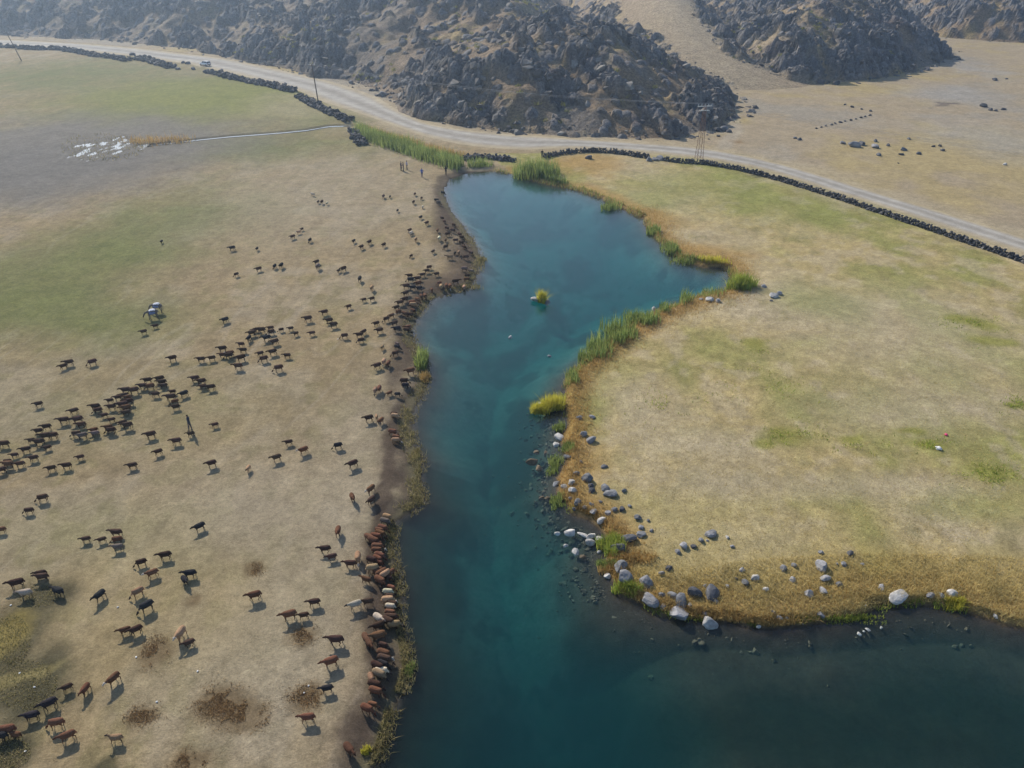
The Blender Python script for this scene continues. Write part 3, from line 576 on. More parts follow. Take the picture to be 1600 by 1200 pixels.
boulders(parse('1145,395,26,d 1175,400,30,d 1115,435,30,d 1210,435,34,d 1388,445,30,d 825,345,34,d', 0, 0), 'on the verge near the white car', 'boulders by the car')
# drowned stones on the shelf along the east shore: nobody could count them
n = 2400; tt = rng.uniform(0, 1, n); sh = [p for p in SHORE_PX if 600 < p[1] < 990 and 860 < p[0] < 1560]
pu = np.interp(tt, np.linspace(0, 1, len(sh)), [p[0] for p in sh]); pv_ = np.interp(tt, np.linspace(0, 1, len(sh)), [p[1] for p in sh])
off = rng.exponential(20, n) + 3; low = pv_ > 930; pu = pu - np.where(low, .25, 1.0) * off + rng.normal(0, 6, n); pv_ = pv_ + np.where(low, 1.0, .35) * off * .8
X_, Y_, Z_ = place_many(np.stack([pu, pv_], 1)); ok = (Z_ < -.10) & (~low | (rng.uniform(0, 1, n) < .22)); szs = .12 + .50 * rng.uniform(0, 1, n) ** 2.5
m = simple('drowned_stone', (.075, .064, .042), .8, .45, 1.2); tag(joined_rocks('submerged_stones', np.stack([X_, Y_, np.minimum(Z_ + szs * .05, -.10 - szs * .5)], 1)[ok], szs[ok], None, m), 'brown stones under the shallow water', kind='stuff')

# ------------------------------------------------------------------ blades: grass, reeds, scrub
def blades(name, pts, hts, wid, mat_, lean=.35, parent=None, segs=2, spread=0.0):
    """one tapered bent blade per point; pts (n,3)"""
    pts = np.asarray(pts, float); n = len(pts); hts = np.asarray(hts, float); wid = np.broadcast_to(np.asarray(wid, float), (n,))
    az = rng.uniform(0, 2 * np.pi, n); ln = rng.normal(0, 1, n) * lean; la = rng.uniform(0, 2 * np.pi, n)
    dx, dy = np.cos(az) * wid / 2, np.sin(az) * wid / 2; V = []
    for k in range(segs + 1):
        t = k / segs; w_ = (1 - t ** 1.6); cx_ = pts[:, 0] + np.cos(la) * ln * hts * t ** 1.7; cy_ = pts[:, 1] + np.sin(la) * ln * hts * t ** 1.7; cz = pts[:, 2] + hts * t * (1 - .12 * np.abs(ln) * t)
        if k < segs: V += [np.stack([cx_ - dx * w_, cy_ - dy * w_, cz], 1), np.stack([cx_ + dx * w_, cy_ + dy * w_, cz], 1)]
        else: V += [np.stack([cx_, cy_, cz], 1)]
    V = np.stack(V, 1); nv = V.shape[1]; base = np.arange(n)[:, None] * nv; F = []
    for k in range(segs - 1): F += [base + np.array([[2 * k, 2 * k + 1, 2 * k + 3]]), base + np.array([[2 * k, 2 * k + 3, 2 * k + 2]])]
    F += [base + np.array([[2 * segs - 2, 2 * segs - 1, 2 * segs]])]
    me = np_mesh(name, V.reshape(-1, 3), np.concatenate(F), mat_); return link(name, me, parent)
def around(px, py, rx, ry, n):
    a = rng.uniform(0, 2 * np.pi, n); r = np.sqrt(rng.uniform(0, 1, n)); return np.stack([px + rx * r * np.cos(a), py + ry * r * np.sin(a)], 1)
def along(pxs, n, jx, jy):
    P = np.array(pxs, float); d = np.r_[0, np.cumsum(np.hypot(*(P[1:] - P[:-1]).T))]; t = rng.uniform(0, d[-1], n)
    return np.stack([np.interp(t, d, P[:, 0]) + rng.normal(0, jx, n), np.interp(t, d, P[:, 1]) + rng.normal(0, jy, n)], 1)
def on_ground(px): X_, Y_, Z_ = place_many(px); return np.stack([X_, Y_, np.maximum(Z_, -.05)], 1)
def clump(name, px, py, rx, ry, n, ht, wid, mt, label, cat, group, lean=.3, loose=False):
    c0 = np.array(place(px, py))
    if loose:
        P = on_ground(np.stack([rng.normal(px, rx * .62, n * 2), rng.normal(py, ry * .62, n * 2)], 1)); P = P[fbm(P[:, 0] / .8, P[:, 1] / .8, 191, 3) > -.08]; n = len(P); hh_ = ht * rng.uniform(.3, 1.3, n)
    else:
        k = max(4, int(n / 70)); sub = around(px, py, rx, ry, k); sub[0] = (px, py); sh_ = rng.uniform(.45, 1.15, k); w_ = rng.integers(0, k, n)
        q_ = sub[w_] + np.clip(rng.normal(0, 1, (n, 2)), -1.4, 1.4) * np.array([[rx * (.42 if name == 'reed_clump' else .3) + .6, ry * (.42 if name == 'reed_clump' else .3) + .4]]); P = on_ground(q_); hh_ = ht * sh_[w_] * rng.uniform(.45, 1.15, n)
    o = blades(name, P - c0, hh_, wid, M[mt], lean); o.location = c0; tag(o, label, cat, group, 'stuff' if name in ('scrub_patch', 'grass_tuft') else None); return o
# big reed bed at the head of the lake
P = on_ground(along([(560,205),(580,215),(610,226),(640,236),(670,246),(700,255),(716,260)], 8500, 4.5, 3.6)); P = P[np.isfinite(P).all(1)]
tag(blades('reed_bed', P, rng.uniform(.9, 2.7, len(P)) * (.95 + .55 * fbm(P[:, 0] / 2.2, P[:, 1] / 2.2, 193, 3)), .10, M['reed'], .3), 'tall green reed bed at the head of the lake', 'reeds', kind='stuff')
P = on_ground(along([(560,200),(600,212),(650,226),(700,240),(730,246)], 1400, 3, 1.5)); tag(blades('dry_reeds', P, rng.uniform(.6, 1.5, len(P)), .10, M['drygrass'], .3), 'dry brown growth behind the reed bed', 'reeds', kind='stuff')
CL = [(836,270,25,10,2200,2.7,.12,'reed','big rounded reed clump beside the end of the stone wall'),(872,284,16,5,350,1.5,.10,'reed','small reed clump right of the big rounded one'),
 (745,256,20,6,500,1.5,.10,'reed','pale reed clump where the stones meet the lake head'),(960,322,16,7,320,1.1,.09,'reed','reed clump on the upper right shore of the lake'),
 (1020,360,8,6,420,1.2,.09,'reed','narrow reed clump on the right shore of the cove'),(1048,388,11,12,420,1.5,.09,'reed','tall green reed clump at the bend of the cove'),
 (1075,406,22,7,420,1.0,.08,'reed','low reed fringe along the back of the cove'),(1120,409,26,8,420,1.1,.08,'yellowreed','yellowish reed fringe beside the round cove shrub'),
 (1072,466,9,9,240,1.5,.08,'reed','upright reed clump below the cove shrub'),(1112,456,26,6,160,.9,.07,'reed','thin reeds standing in the tip of the cove'),
 (1038,480,9,7,170,1.2,.08,'reed','small reed clump beside the pale cove stones'),(1000,496,20,13,700,1.5,.08,'reed','dense reed clump on the lower cove shore'),
 (965,519,20,15,800,1.7,.08,'reed','densest tall reed clump on the lower cove shore'),(932,545,18,14,620,1.6,.08,'reed','reed clump left of the densest one'),
 (910,560,9,8,260,1.3,.07,'reed','reed clump around a pale stone'),(890,588,9,12,320,1.1,.06,'reed','slender reed clump at the neck of the channel'),
 (660,565,10,14,420,1.7,.08,'reed','bright green reed clump on the left shore'),(757,405,7,5,160,.8,.07,'weed','small round tussock off the left shore'),
 (752,420,6,14,160,.7,.06,'weed','thin sedge in the water by the left bank bend'),(735,450,16,6,220,.6,.06,'weed','sedge fringe below the crowded bank')]
for c_ in CL: clump('reed_clump', c_[0], c_[1] + (3 if c_[7] == 'reed' else 0), c_[2], c_[3] * .7, c_[4], c_[5], c_[6], c_[7], c_[8], 'reeds', 'reed clumps along the shores', .28)
BU = [(845,645,13,8,1000,1.0,.06,'yellowreed','smaller yellow green bush standing in the channel'),(865,634,14,9,1300,1.3,.06,'yellowreed','larger yellow bush leaning over the channel'),
 (1158,447,19,8,1500,1.7,.09,'bush','round green shrub at the tip of the cove'),(846,473,4,2.5,420,1.9,.09,'yellowreed','yellow plant growing on the rock in the lake'),
 (955,853,17,17,1500,.9,.05,'bush','bright green bush at the small inlet'),(980,923,18,13,1200,.7,.05,'bush','green tuft at the foot of the rocky point'),
 (876,670,9,9,420,.6,.05,'reed','small green tuft under the yellow bushes'),(885,700,11,11,500,.6,.05,'reed','green tuft beside a pale boulder'),(868,730,13,16,560,.6,.05,'reed','loose green tuft at the middle of the rocky bank'),
 (872,785,10,14,420,.6,.05,'reed','green tuft above the small inlet'),(950,885,14,10,420,.5,.05,'reed','low green tuft below the inlet bush'),(1490,947,14,10,600,.6,.05,'yellowreed','yellow green tuft between pale stones at lower right'),
 (1335,970,45,7,800,.3,.05,'bush','green mat hanging over the lower right shore'),(1250,970,20,7,400,.3,.05,'bush','small green mat on the lower right shore'),
 (640,1048,7,14,360,.5,.05,'reed','fresh green tuft on the lower left shore'),(575,1172,10,8,260,.4,.05,'yellowreed','yellow tuft at the lower left water edge'),
 (648,708,8,12,360,.35,.05,'weed','yellow green weed mat on the left shore'),(666,595,8,12,300,.7,.06,'drygrass','rusty dry tuft under the left shore reeds'),
 (960,893,20,10,500,.5,.05,'drygrass','rusty grass tuft among the point boulders'),(1000,868,26,14,700,.5,.05,'drygrass','orange grass tuft behind the inlet bush')]
for c_ in BU: clump('bush' if c_[7] in ('bush', 'yellowreed') else 'grass_tuft', c_[0], c_[1], c_[2], c_[3] * .75, c_[4], c_[5], c_[6], c_[7], c_[8], 'bush' if c_[7] in ('bush', 'yellowreed') else 'grass', 'plants along the lake', .45)
SC = [(243,1018,22,20,'dark round scrub patch beside the two walking sheep'),(345,1100,36,24,'largest brown scrub patch at the bottom left'),(388,1118,28,18,'dark scrub patch joined to the largest one'),(222,1118,22,13,'small rusty scrub patch left of the largest one'),
 (300,1188,24,14,'pale scrub patch at the bottom edge'),(475,992,19,14,'scrub patch under the pair of grazing sheep'),(400,890,12,10,'small straw scrub patch in the middle of the pasture'),(478,1090,24,16,'thin straw scrub patch near the lower bank')]
for c_ in SC: clump('scrub_patch', c_[0], c_[1], c_[2], c_[3], int(c_[2] * c_[3] * 1.5), .10, .04, 'scrub', c_[4], 'scrub', 'dry scrub patches on the pasture', .9, True)
P = on_ground(np.concatenate([around(18, 1000, 30, 40, 1200), around(40, 1070, 50, 40, 1500), around(15, 1175, 34, 26, 900), around(60, 930, 35, 18, 500)])); tag(blades('rough_grass', P, rng.uniform(.03, .14, len(P)), .04, M['weed'], .9), 'rough dark grass in the lower left corner', 'grass', kind='stuff')
# fringes and pasture fuzz
sh_e = SHORE_PX[46:84]; P = on_ground(along(sh_e, 26000, 15, 9) + np.array([[12, 0]])); sdp = -sdist(P[:, 0], P[:, 1], SHORE); P = P[(sdp > .1) & (sdp < 5.5)]
tag(blades('dry_grass', P, rng.uniform(.12, .5, len(P)), .05, M['drygrass'], .6), 'orange dry grass fringe along the right shore', 'grass', kind='stuff')
P = on_ground(np.concatenate([along([(980,900),(1100,935),(1200,955),(1300,945),(1400,925),(1500,930),(1640,960)], 16000, 20, 22), around(1400, 905, 330, 40, 9000)])); sdp = -sdist(P[:, 0], P[:, 1], SHORE); P = P[sdp > .1]
tag(blades('yellow_grass', P, rng.uniform(.10, .42, len(P)), .035, M['straw'], .7), 'long yellow grass above the lower right shore', 'grass', kind='stuff')
P = on_ground(np.concatenate([around(1200, 700, 420, 230, 30000), around(1350, 480, 330, 160, 7000)])); sdp = -sdist(P[:, 0], P[:, 1], SHORE); P = P[(sdp > .5) & (P[:, 0] > 2)]
tag(blades('meadow_grass', P, rng.uniform(.04, .16, len(P)), .045, M['straw'], .9, segs=1), 'short straw coloured grass of the right pasture', 'grass', kind='stuff')
P = on_ground(along(SHORE_PX[2:34], 15000, 10, 7) + np.array([[-6, 0]])); sdp = -sdist(P[:, 0], P[:, 1], SHORE); P = P[(sdp > -.6) & (sdp < np.where(P[:, 1] < 49, .45, 1.3)) & (fbm(P[:, 0] / 1.3, P[:, 1] / 1.3, 199, 3) > -.2)]
tag(blades('bank_weeds', P, rng.uniform(.08, .4, len(P)), .05, M['weed'], .8), 'trampled weeds at the water edge of the left bank', 'weeds', kind='stuff')
P = on_ground(along([(205,222),(235,222),(262,221),(290,220)], 520, 9, 2.6)); tag(blades('stream_reeds', P, rng.uniform(.5, 1.9, len(P)) * (1 + .5 * fbm(P[:, 0] / 3, P[:, 1] / 3, 197, 3)), .11, M['drygrass'], .4), 'yellow reeds where the stream ends in the marsh', 'reeds', kind='stuff')
P = on_ground(np.concatenate([np.stack([rng.normal(q_[0], q_[2] * .9, 420), rng.normal(q_[1], q_[3] * .9, 420)], 1) for q_ in [(1515,502,26,7),(1542,532,20,9),(1192,540,20,6),(1225,680,46,12),(1470,698,24,8),(1545,742,28,12),(1580,632,20,7),(1040,640,30,14),(1340,690,40,10),(1180,600,50,16)]])); P = P[fbm(P[:, 0] / 1.6, P[:, 1] / 1.6, 187, 3) > .08]; tag(blades('tussock_grass', P, rng.uniform(.1, .3, len(P)), .06, M['bush'], .7), 'greener tussocks scattered over the right pasture', 'grass', kind='stuff')
for nm_, mt_, n_, h0, h1, lb_ in (('shore_sedge', 'reed', 5200, .25, .95, 'ragged green sedge along the right shore'), ('dead_stalks', 'drygrass', 3200, .3, .9, 'dead bent stalks among the sedge on the right shore')):
    P = on_ground(along(SHORE_PX[40:63], n_, 5, 3)); sdp = -sdist(P[:, 0], P[:, 1], SHORE); P = P[(sdp > -.5) & (sdp < .8) & (fbm(P[:, 0] / 3, P[:, 1] / 3, 181, 3) > -.25)]
    tag(blades(nm_, P, rng.uniform(h0, h1, len(P)), .06, M[mt_], .45), lb_, 'reeds', kind='stuff')
P = on_ground(along(SHORE_PX[60:92], 3000, 4, 3)); sdp = -sdist(P[:, 0], P[:, 1], SHORE); P = P[(sdp > -.4) & (sdp < .7) & (fbm(P[:, 0] / 2, P[:, 1] / 2, 183, 3) > .05)]
tag(blades('shore_weeds', P, rng.uniform(.12, .45, len(P)), .05, M['bush'], .6), 'green weeds between the boulders of the right shore', 'weeds', kind='stuff')
P = on_ground(around(160, 231, 66, 22, 600)); tag(blades('marsh_grass', P, rng.uniform(.15, .6, len(P)), .12, M['weed'], .5), 'sparse sedge standing in the marsh puddles', 'grass', kind='stuff')
# shrubs on the hill slopes
n = 3000; sx_ = rng.uniform(-190, 130, n); sy_ = rng.uniform(185, 330, n); hz_, rk_, in_ = hill_z(sx_, sy_, False); ok = (in_ > 2) & (fbm(sx_ / 9, sy_ / 9, 171, 3) > .22); sx_, sy_ = sx_[ok][:260], sy_[ok][:260]; hz_ = hill_z(sx_, sy_)[0]
P = np.repeat(np.stack([sx_, sy_, hz_ + .3], 1), 26, 0); P[:, :2] += rng.normal(0, .45, (len(P), 2)); tag(blades('hill_shrubs', P, rng.uniform(.3, 1.0, len(P)), .22, M['hillshrub'], .7), 'pale low shrubs on the rocky slopes', 'shrubs', kind='stuff')

# ------------------------------------------------------------------ animals and people: lofted, then fused into one skin
def loft(bm, rings, sides=10):
    """rings: (centre, side vector, up vector); closed ends"""
    L_ = []
    for c_, s_, u_ in rings:
        L_.append([bm.verts.new(Vector(c_) + Vector(s_) * math.cos(2 * math.pi * k / sides) + Vector(u_) * math.sin(2 * math.pi * k / sides)) for k in range(sides)])
    for a, b_ in zip(L_, L_[1:]):
        for k in range(sides): bm.faces.new((a[k], a[(k + 1) % sides], b_[(k + 1) % sides], b_[k]))
    bm.faces.new(L_[0][::-1]); bm.faces.new(L_[-1])
def tube(bm, pts, rad, sides=8):
    rings = []
    for i, p in enumerate(pts):
        p = Vector(p); d = (Vector(pts[min(i + 1, len(pts) - 1)]) - Vector(pts[max(i - 1, 0)])).normalized()
        a = d.cross(Vector((0, 1, 0)));  a = a.normalized() if a.length > .2 else d.cross(Vector((1, 0, 0))).normalized(); b_ = d.cross(a).normalized(); rings.append((p, a * rad[i], b_ * rad[i]))
    loft(bm, rings, sides)
def fuse(bm, name, voxel, mats, pick, ratio=.35, smooth=3):
    bmesh.ops.recalc_face_normals(bm, faces=bm.faces); me = bpy.data.meshes.new(name + '_draft'); bm.to_mesh(me); bm.free()
    o = bpy.data.objects.new(name + '_draft', me); COL.objects.link(o)
    r_ = o.modifiers.new('r', 'REMESH'); r_.mode = 'VOXEL'; r_.voxel_size = voxel
    s_ = o.modifiers.new('s', 'SMOOTH'); s_.iterations = smooth; s_.factor = .5
    d_ = o.modifiers.new('d', 'DECIMATE'); d_.ratio = ratio
    dg = bpy.context.evaluated_depsgraph_get(); me2 = bpy.data.meshes.new_from_object(o.evaluated_get(dg)); me2.name = name
    bpy.data.objects.remove(o); bpy.data.meshes.remove(me); me2.materials.clear()
    for q_ in mats: me2.materials.append(q_)
    for p in me2.polygons: p.material_index = pick(p.center); p.use_smooth = True
    return me2
FLEECE, _nt, _bs, _ = objcol('fleece', .95, 14, .28, .1); bump(_nt, _bs, noise(_nt, 22, 4, .7), .8, .03)
DARKFACE = simple('dark_face', (.035, .026, .022), .8, .3, 8); PALEFACE = simple('pale_face', (.45, .40, .34), .85, .2, 8)
m, nt, bs, c = objcol('leg_hair', .9, 9, .3, .15); M['leghair'] = m
dk = nd(nt, 'ShaderNodeMix', data_type='RGBA', blend_type='MULTIPLY'); dk.inputs[0].default_value = 1; dk.inputs[7].default_value = (.55, .5, .48, 1); nt.links.new(c, dk.inputs[6]); nt.links.new(dk.outputs[2], bs.inputs['Base Color'])
def sheep_mesh(name, head, gait, face):
    """x forward, z up; head: 'walk' level, 'up' raised, 'down' to the grass"""
    bm = bmesh.new(); sp = [(-.56, .60, .06, .08), (-.50, .60, .17, .18), (-.36, .59, .24, .24), (-.12, .575, .265, .25), (.12, .58, .255, .25), (.30, .61, .21, .23), (.40, .64, .14, .18)]
    loft(bm, [((a, 0, z_), (0, w_, 0), (0, 0, h_)) for a, z_, w_, h_ in sp], 12)
    loft(bm, [((-.50, 0, .62), (0, .10, 0), (0, 0, .07)), ((-.58, 0, .50), (0, .11, 0), (.05, 0, .05)), ((-.57, 0, .38), (0, .06, 0), (.03, 0, .03))], 8)      # fat tail
    nk = {'walk': [(.33, .66), (.50, .73), (.60, .75)], 'up': [(.33, .68), (.47, .85), (.53, .94)], 'down': [(.34, .62), (.52, .46), (.60, .30)]}[head]
    loft(bm, [((nk[0][0], 0, nk[0][1]), (0, .12, 0), (-.06, 0, .13)), ((nk[1][0], 0, nk[1][1]), (0, .085, 0), (-.05, 0, .09)), ((nk[2][0], 0, nk[2][1]), (0, .07, 0), (-.03, 0, .07))], 10)
    hd = {'walk': (.98, -.28), 'up': (.95, -.30), 'down': (.62, -.78)}[head]; hx_, hz2 = nk[2]; ln_ = .27
    rg = []
    for t, w_, h_ in ((-.15, .05, .06), (.2, .075, .085), (.5, .06, .07), (.85, .042, .048), (1.0, .025, .03)):
        rg.append(((hx_ + hd[0] * ln_ * t, 0, hz2 + hd[1] * ln_ * t), (0, w_, 0), (-hd[1] * h_ * 1.0, 0, hd[0] * h_)))
    loft(bm, rg, 10)
    for s_ in (-1, 1):                                                                  # ears
        e0 = Vector((hx_ + hd[0] * .05, s_ * .06, hz2 + hd[1] * .05 + .03)); tube(bm, [e0, e0 + Vector((-.02, s_ * .06, -.01)), e0 + Vector((-.03, s_ * .13, -.05))], [.026, .03, .014], 6)
    for i, (lx, ly) in enumerate(((.27, .11), (.27, -.11), (-.36, .12), (-.36, -.12))):
        sw = gait[i]; fr_ = lx > 0
        if fr_: pts = [(lx, ly, .50), (lx + sw * .35, ly, .33), (lx + sw * .55, ly, .26), (lx + sw, ly, .05), (lx + sw + .02, ly, .0)]
        else: pts = [(lx, ly, .54), (lx + .07 + sw * .3, ly, .38), (lx - .06 + sw * .6, ly, .27), (lx + sw, ly, .05), (lx + sw + .02, ly, .0)]
        tube(bm, pts, [.085, .055, .036, .028, .034], 7)
    def pick(c_):
        if c_.z < .36 and not (c_.x < -.45 and abs(c_.y) < .09) and (head != 'down' or c_.x < .45): return 1
        if (head == 'walk' and c_.x > .60) or (head == 'up' and c_.x > .52 and c_.z > .84) or (head == 'down' and c_.x > .555): return 2
        return 0
    return fuse(bm, name, .017, (FLEECE, M['leghair'], face), pick, .30)
GA = [(.10, -.09, -.10, .09), (-.08, .10, .10, -.08), (.02, -.03, .03, -.02)]
SHEEP = {}
for face, fm in (('d', DARKFACE), ('o', M['leghair']), ('p', PALEFACE)):
    for hname, key in (('walk', 'w'), ('up', 's'), ('down', 'e')):
        SHEEP[key + face] = [sheep_mesh('sheep_body', hname, gt, fm) for gt in (GA if face == 'o' and key == 'w' else GA[2:] if key == 'e' else GA[:1])]
FL = {'d': ('dark brown', (.068, .040, .030)), 'k': ('black', (.028, .027, .03)), 'r': ('reddish brown', (.135, .066, .040)), 't': ('tan', (.32, .205, .125)), 'w': ('white', (.50, .43, .32)), 'g': ('grey brown', (.17, .135, .115)), 'b': ('brown', (.13, .08, .055))}
RAW = []
def flock(s_, ox, oy): RAW.extend(parse(s_, ox, oy))
flock('1012,305,k,85 1452,350,k,160 1478,512,d,150 972,832,d,165 900,870,d,165 1408,797,k,150 435,1065,d,165 400,1085,d,165 580,1062,d,170,e 1080,1038,d,160 1258,1042,d,170 1325,1035,d,170 1392,978,d,175 1508,948,d,175 1520,985,d,170 1392,1015,d,175 1440,1005,r,165 1432,1022,d,165 1508,1037,d,165 1490,1088,d,170 1558,912,k,95 1575,880,d,165 1590,858,d,170 925,1175,d,165 1000,1165,d,165 1015,1185,d,165 1220,1162,d,170 1262,1183,d,165', 0, 300)
flock('355,12,w,190 390,58,d,120 413,62,d,110 445,68,w,110 797,25,d,110 838,25,k,110 985,62,d,120 885,112,k,120 1042,90,w,100 1035,35,d,120 993,10,d,120 1030,155,k,140 1068,192,d,150 1135,238,r,100 962,238,d,150 968,255,w,140 1000,297,t,100 1145,290,w,110 1185,297,d,110 1185,343,d,150 1107,368,d,140 1210,405,t,170 1243,378,k,110 1268,380,t,100 970,395,d,140 288,228,d,150 268,248,t,150 230,278,d,150 338,300,k,120 8,350,k,100 612,303,k,120 710,312,d,140 660,342,d,150 800,328,d,150 380,437,d,150 388,466,g,110 118,462,k,110 160,458,k,110 18,480,d,150 518,487,d,130 548,480,d,150 650,543,k,100 725,600,t,95 675,668,d,170 725,665,d,165 580,712,d,160 428,750,d,160 325,792,d,165 458,802,d,165 485,828,d,165 350,877,d,165 553,897,d,170 645,890,d,165 675,870,d,140 655,922,d,165 752,820,d,155 772,862,d,165 10,852,d,165 35,862,d,165 92,845,d,165 95,872,d,160 158,855,d,165 218,848,d,165 250,880,d,165 68,912,k,165 118,935,d,165 28,1005,d,165 105,998,d,160 195,1018,d,170 50,1042,d,170 142,1100,d,165 758,1085,d,150', 400, 300)
flock('960,522,d,165 965,545,k,165 1040,515,d,165 1068,490,d,165 1082,468,d,165 1128,510,d,165 1010,540,d,165 1015,572,r,170 938,588,d,165 978,597,k,170 1020,600,k,170 935,632,d,150 1145,565,r,175 1250,562,d,0 1100,612,r,80,e 1158,597,t,80,e 1192,590,r,70,e 1214,594,r,80,e 1302,598,t,80,e 1322,520,d,10,e 1320,545,r,0,e 1305,480,g,10,e 1350,490,g,10,e 1310,405,d,170 1170,5,k,20,e 1130,50,k,10,e 1142,65,g,20,e 1165,162,d,20,e 1178,182,d,30,e 1238,205,d,20,e 1195,225,d,20,e 1232,240,d,10,e 1200,262,d,0,e 1275,266,d,20,e 1288,282,d,20,e 1250,300,d,0,e 1285,317,d,20,e 1302,340,d,20,e 1345,378,d,20,e 930,668,d,150 900,690,d,165 985,704,t,0,e 980,688,r,0,e 1012,675,r,20,e 1035,655,r,60,e 1058,652,r,70,e 878,720,d,150 890,745,r,150 930,760,r,30,e 985,745,r,20,e 848,770,r,150 965,768,d,10,e 815,792,d,165 865,818,d,150 880,852,k,165 950,842,r,170 945,862,d,0,e 885,943,g,20,e 885,964,k,20,e 870,1005,d,165 790,965,t,110 800,1058,t,100 828,1072,r,110 965,1120,r,165 930,1180,d,0,e', 400, 300)
flock('245,122,d,160 465,165,d,160 402,225,d,165 490,222,d,165 512,250,d,165 600,140,d,165 615,160,d,165 655,188,d,165 700,215,d,165 770,237,d,155 800,258,d,165 680,268,r,165 697,288,d,165 590,283,r,165 598,304,g,165 480,308,d,165 518,320,g,165 790,38,d,170 840,40,d,165 690,98,d,165 740,80,d,165 775,66,d,165 800,80,r,165 808,108,d,165 770,130,d,165 700,140,d,165 792,150,r,165 790,174,d,165 895,10,d,165 940,12,r,165 975,60,d,165 1025,5,d,165 1080,42,d,165 1070,82,d,165 1095,104,r,160 1100,138,d,165 1152,58,k,140 1270,10,d,165 1320,18,d,160 1345,248,d,165 945,315,d,165 1105,355,d,165 992,420,d,155 1195,305,d,165 830,505,d,165 1325,495,d,155 1555,522,t,95 295,265,d,165 245,290,d,165 200,345,d,165 290,325,d,165 335,320,d,165 250,362,d,165 300,390,d,165 30,372,d,165 165,405,d,165 95,438,d,165 215,458,d,165 130,495,d,165 52,478,d,170 58,500,r,165 10,535,d,165 325,522,d,165 420,508,d,170 505,450,d,165 270,708,d,160 185,785,d,165 10,905,r,165 540,962,d,165 640,965,d,160 730,925,d,175 735,968,r,165 740,1015,g,165 1250,890,k,140 1035,1068,d,165 885,1112,d,165 955,1180,r,150 260,1180,d,165 1190,1182,k,175', 0, 600)
flock('748,40,t,100 772,28,r,100 835,50,r,150 888,58,k,0,e 938,5,k,0,e 705,212,d,165 755,200,t,80 782,225,r,120 872,198,t,10,e 866,180,d,10,e 858,298,r,10,e 880,328,r,20,e 878,348,t,0,e 205,358,d,160 298,412,r,150 130,458,d,160 512,382,k,170 605,497,d,150 718,658,r,130 605,708,r,75 722,725,d,130 515,918,r,80 432,1028,d,165 475,1075,d,160 590,1120,d,165 640,1085,t,85 825,830,t,30,e 812,858,g,20,e 797,900,r,20,e 776,914,r,20,e 782,936,r,30,e 755,952,r,20,e 712,958,r,20,e 740,980,r,20,e 762,998,r,5,e 765,1018,r,10,e 760,1036,r,0,e 770,1054,t,0,e 780,1072,r,20,e 765,1090,r,30,e 728,1098,d,20,e 775,1108,r,40,e 735,1153,t,350,e 768,1167,r,330,e 790,1180,r,320,e 812,1190,t,320,e 845,1178,r,320,e', 400, 600)
flock('110,45,d,160 165,105,w,172 270,5,d,165 368,90,k,195 628,120,k,120 865,100,t,140 920,190,k,130 785,335,r,150 855,335,d,150 1135,365,t,110 1185,412,d,150 425,690,d,140 540,705,r,100 715,645,r,110 315,800,k,140 205,870,k,160 360,920,r,165 430,1000,r,155 730,1010,t,185,s 105,985,r,180 50,968,r,170 10,1000,k,165 1160,22,k,50 1594,122,r,165', 0, 900)
flock('365,160,d,170 210,245,r,160 300,240,d,165 500,402,d,175 468,538,r,160 445,700,k,165 325,885,r,175 620,180,w,150 700,158,d,170 690,18,r,200 780,32,r,30,e 850,65,r,20,e 830,95,w,10,e 840,120,d,0,e 830,148,t,0,e 855,170,d,20,e 845,186,w,10,e 845,228,r,0,e 850,260,d,0,e 830,288,d,20,e 870,305,t,350,e 770,262,w,40 765,312,d,150 765,378,r,160 692,390,r,60 712,422,r,60 800,428,d,20,e 805,490,r,20,e 810,520,d,20,e 800,548,k,30,e 765,568,d,30,e 790,597,w,0,e 775,618,t,20,e 722,632,t,60,e 750,682,d,10,e 755,722,r,20,e 735,797,r,20,e 700,832,r,20,e 588,1085,r,40 832,5,d,20,e', 400, 900)
def region(px, py):
    if px >= 560 and py >= 800: return 'at the lower bank, upper stretch' if py < 905 else 'at the lower bank, middle stretch' if py < 1000 else 'at the lower bank, bottom stretch'
    if px >= 545 and py >= 590: return 'on the muddy middle bank'
    if px >= 680 and py < 405: return 'on the dark bank by the upper lake'
    if px >= 618 and 400 <= py < 520: return 'crowding the jutting bank'
    if px >= 585 and py >= 500: return 'below the jutting bank by the green reeds'
    if py < 345: return 'on the far pasture near the people'
    if py < 445: return 'spread over the upper pasture'
    if py < 515 and px > 440: return 'trailing towards the jutting bank'
    if px >= 375 and py < 590: return 'bunched in the middle of the pasture'
    if px >= 190 and py < 605: return 'strung out across the middle pasture'
    if py < 605: return 'alone in pale grass on the far left'
    if px > 340 and py < 800: return 'loosely spread over the lower middle pasture'
    if py < 690 and px > 225: return 'walking behind the dense left column'
    if py < 690 and px > 108: return 'in the dense middle of the left column'
    if py < 760: return 'leading the left column at the edge'
    if py < 905: return 'on the lower left pasture below the column'
    if px < 345 and py < 1030: return 'among the dark scrub at lower left'
    if px < 345: return 'in the bottom left corner'
    return 'on the bare ground left of the lower bank'
sh_items = sorted(RAW, key=lambda i: i[0]); tot, cnt = {}, {}
for it in sh_items: k = (region(it[0], it[1]), it[2]); tot[k] = tot.get(k, 0) + 1
PX = place_many([(i[0], i[1] + .40 * ppm(i[1]) * math.cos(PITCH + math.atan2(i[1] - 600, FOC))) for i in sh_items])
